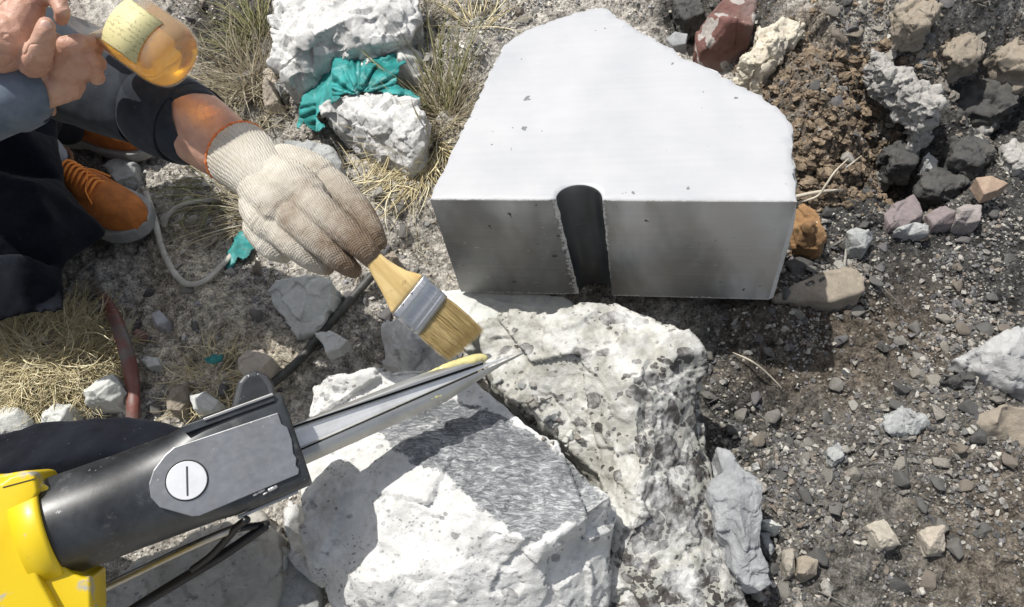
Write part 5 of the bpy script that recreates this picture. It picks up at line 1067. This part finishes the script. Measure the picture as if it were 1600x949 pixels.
# shoes
orange = simple('orange_suede', (.46, .15, .03), .8, 0, .25, 40, .2, 200); solem = simple('grey_sole', (.30, .30, .29), .7, 0, .2, 30, .1, 90); lacem = simple('bright_orange_laces', (.95, .30, .05), .7, 0, .2, 300); sockm = clothmat('grey_sock', (.26, .28, .32), (.36, .38, .42))
def shoe(h, t, z0, roll=0.0):
    a = G(*h); b = G(*t); a.z = z0; b.z = z0; ex = (b-a); L = ex.length; ex.normalize(); up_ = Vector((0, 0, 1)); ey = up_.cross(ex); Q = Matrix((ex, ey, up_)).transposed().to_4x4() @ Matrix.Rotation(roll, 4, 'X'); Q.translation = a
    root = bpy.data.objects.new('shoe', None); col.objects.link(root); root.matrix_world = Q
    def hw(x): x = x/L; return L*(.112+.050*math.sin(max(0, (x-.30))/.7*math.pi*.85)-.02*math.sin(min(1, x/.5)*math.pi))*min(1, math.sqrt(max(0, 1-(max(0, x-.80)/.20)**2.0)))*min(1, math.sqrt(max(0, 1-(max(0, .12-x)/.12)**2.2)))+.0006
    xs_ = [0, .01, .03, .06, .09, .12, .2, .3, .4, .5, .6, .7, .78, .84, .89, .93, .96, .985, 1]; out = [(x*L, hw(x*L)*1.17) for x in xs_]; poly = [(x, w_) for x, w_ in out]+[(x, -w_) for x, w_ in out[::-1][1:-1]]
    me = prism([(x, y, 0) for x, y in poly], (0, 0, .030)); o = link('sole', bevel(me, .005, 3, 50), solem, root)
    def hh(x): x /= L; return np.interp(x, [0, .05, .2, .4, .5, .62, .8, .93, 1], [.055, .075, .078, .080, .074, .062, .050, .036, .012])
    secs = []
    for x in np.linspace(.015, .99, 26)*L:
        w_ = hw(x)*.93; H_ = hh(x); ring = []
        for k in range(24):
            a_ = 2*math.pi*k/24; c, s = math.cos(a_), math.sin(a_); ring.append((x, w_*math.copysign(abs(c)**.75, c), .024+(H_*max(s, 0)**.8 if s > 0 else 0)))
        secs.append(ring)
    up = link('upper', loft(secs), orange, root)
    cl = [(L*(.22+.17*math.cos(a_)), .040*math.sin(a_)*.9, .10-.006*math.cos(a_)) for a_ in np.linspace(0, 6.283, 21)]; link('collar', tube(cl, .005, 8, 3), simple('brown_lining', (.16, .07, .03), .8), root)
    tg = []
    for x in np.linspace(.40, .66, 8): tg.append(tube([(x*L, -.022, .028+hh(x*L)*.80), (x*L+.004, -.01, .028+hh(x*L)*.99), (x*L-.004, .01, .028+hh(x*L)*.99), (x*L, .022, .028+hh(x*L)*.80)], .0027, 6, 4))
    tg.append(tube([(.60*L, 0, .09), (.55*L, .02, .098), (.66*L, .035, .08)], .0018, 6, 5)); tg.append(tube([(.60*L, 0, .09), (.66*L, -.02, .088), (.72*L, -.03, .07)], .0018, 6, 5)); link('laces', join(tg), lacem, root)
    link('sock', voxel(caps([[(L*.25, 0, .06, .036), (L*.22, 0, .12, .036), (L*.17, 0, .17, .034)]]), .004), sockm, root); return root
for args in (((94, 296), (242, 376), .02, -.1), ((112, 222), (262, 240), .02, .15)):
    s_ = shoe(*args); bpy.context.view_layer.update(); mw = s_.matrix_world.copy(); s_.parent = p1; bpy.context.view_layer.update(); s_.matrix_world = mw
# ---------------------------------------------------------------- operator holding the splitter
p2 = empty('person', Vector((-1.2, .10, 0)), 'person at the lower left, only a black sleeve visible behind the splitter body', 'person')
clothmass('sleeve', [(-380, 760, .30), (-200, 690, .33), (-60, 690, .335), (0, 681, .335), (60, 664, .33), (130, 652, .33), (190, 649, .325), (240, 654, .32), (300, 668, .31), (330, 690, .30), (300, 750, .29), (200, 810, .29), (60, 860, .29), (-200, 900, .29), (-380, 880, .28)], .19,
          [(-100, 760, .375), (40, 730, .37), (140, 710, .36), (230, 700, .345), (-250, 800, .36)], blackc, p2, 9, .004, .9, .008)
o2 = [[tuple(P(300, 720, .27))+(.035,), tuple(P(40, 760, .29))+(.042,), (-.95, .22, .42, .05), (-1.10, .12, .62, .06), (-1.18, .06, .72, .09)], [(-1.40, .0, .22, .15), (-1.30, .0, .45, .15), (-1.2, .0, .70, .13), (-1.15, .0, .82, .055), (-1.10, .0, .93, .085), (-1.10, .0, .97, .085)]]
g_ = voxel(caps(o2), .007); relax(g_, 6); adopt(link('body', g_, skin), p2, 'body')
wtube('jacket', [(-1.42, 0, .15, .18), (-1.32, 0, .45, .18), (-1.2, 0, .70, .15), (-1.16, 0, .77, .08)], blackc, p2, 40, .008, 8, px=False)
wtube('upper_sleeve', [(-1.18, .04, .72, .11), (-1.10, .12, .62, .08), (-.98, .20, .45, .07), (-.86, .24, .36, .065)], blackc, p2, 40, .005, 12, px=False)
wtube('trousers', [(-1.5, 0, .12, .17), (-1.38, .0, .2, .17), (-1.12, -.05, .28, .09), (-1.10, -.05, .12, .07), (-1.10, -.05, .0, .06)], blackc, p2, 40, .008, 8, px=False)
adopt(link('hair', voxel(caps([[(-1.13, 0, .97, .092), (-1.12, 0, 1.0, .085)]]), .006), bpy.data.materials['black_hair']), p2, 'hair')
# ================================================================ bottle
c0 = P(265, 87, .562); c1 = P(266-.815*200, 87-.58*200, .622); oz = (c1-c0).normalized(); tcm = (Vector(CAM)-c0).normalized(); ox = (tcm-tcm.dot(oz)*oz).normalized(); oy = oz.cross(ox)
QM = Matrix((ox, oy, oz)).transposed().to_4x4(); br = 55/ppm(c0); QM.translation = c0-oz*.018
bot = empty('bottle', None, 'clear plastic bottle of amber liquid with a handwritten paper label, tilted above the dark sleeve', 'bottle', mw=QM); bpy.context.view_layer.update()
def lathe(prof, n=64): return loft([[(r_*math.cos(a), r_*math.sin(a), z_) for a in np.linspace(0, 2*math.pi, n+1)[:-1]] for r_, z_ in prof], cap=False)
outer = [(.001, .004), (br*.5, .004), (br*.72, .001), (br*.86, .005), (br*.95, .013), (br*.99, .024), (br, .034), (br*.985, .038), (br, .044), (br, .136), (br*.93, .150), (br*.7, .164), (br*.42, .174), (br*.36, .18), (br*.36, .20)]
inner_ = [(max(.0008, r_-.0016), z_+(.0016 if z_ < .01 else 0)) for r_, z_ in outer][::-1]
gm2 = M('clear_plastic'); gm2.out((.95, .93, .84), gm2.ramp(gm2.noise(30, 4), [(.4, .04), (.7, .18)]), 0, gm2.bump(gm2.noise(40, 2), .1, .001), **{'Alpha': .16, 'Specular IOR Level': 1.0, 'Coat Weight': .6, 'Coat Roughness': .03})
link('shell', lathe(outer), gm2.m, bot)
lq = M('amber_liquid'); lq.out((.86, .44, .008), .03, 0, None, **{'Transmission Weight': .78, 'IOR': 1.33, 'Subsurface Weight': .15, 'Subsurface Scale': .03, 'Subsurface Radius': (1, .6, .1)})
wz = (QM.to_3x3().inverted() @ Vector((0, 0, 1)))
n_ = 64; secs = []
lev = QM.inverted() @ P(190, 60, .60); lev0 = .092
for r_, z_ in [(.001, .0065), (br*.5, .0065), (br*.70, .0035), (br*.83, .0075), (br*.92, .015), (br*.96, .025), (br-.0018, .035)]: secs.append([(r_*math.cos(a), r_*math.sin(a), z_) for a in np.linspace(0, 2*math.pi, n_+1)[:-1]])
secs.append([((br-.0025)*math.cos(a), (br-.0025)*math.sin(a), max(.04, min(.125, lev0-(wz.x*(br)*math.cos(a)+wz.y*br*math.sin(a))/max(wz.z, .35)*.45))) for a in np.linspace(0, 2*math.pi, n_+1)[:-1]])
secs.append([(p[0]*.02, p[1]*.02, lev0) for p in secs[-1]]); link('liquid', loft(secs), lq.m, bot)
# label: curved patch facing the camera side
lbm = M('paper_label'); ws = lbm.n('ShaderNodeTexWave', {'Vector': lbm.O, 'Scale': 55, 'Distortion': 5, 'Detail': 3, 'Detail Scale': 6}, bands_direction='Y').outputs['Fac']
msk = lbm.ma('MULTIPLY', lbm.ramp(ws, [(.80, 0), (.88, 1)]), lbm.ramp(lbm.noise(130, 4, .7), [(.48, 0), (.56, 1)])); lbm.out(lbm.mix(lbm.ma('MULTIPLY', msk, .65), (.62, .57, .30), (.25, .20, .10)), .6)
A0 = -.80; A1 = .66; L0, L1_ = .026, .076; V = []; F = []
for rr_ in (br+.0004, br+.0011):
    for i in range(25):
        for j in range(2):
            a = A0+(A1-A0)*i/24; V.append((rr_*math.cos(a), rr_*math.sin(a), (L0, L1_)[j]))
for i in range(24):
    a = i*2; F += [(a, a+1, a+3, a+2), (50+a, 50+a+2, 50+a+3, 50+a+1), (a, a+2, 50+a+2, 50+a), (a+1, 50+a+1, 50+a+3, a+3)]
F += [(0, 50, 51, 1), (48, 49, 99, 98)]; me = setmesh(bpy.data.meshes.new('label'), V, F, True); fixn(me); link('label', me, lbm.m, bot)
link('cap', lathe([(.001, .2025), (br*.42, .2025), (br*.42, .186), (br*.36, .185)]), simple('white_cap', (.7, .7, .68), .4), bot)
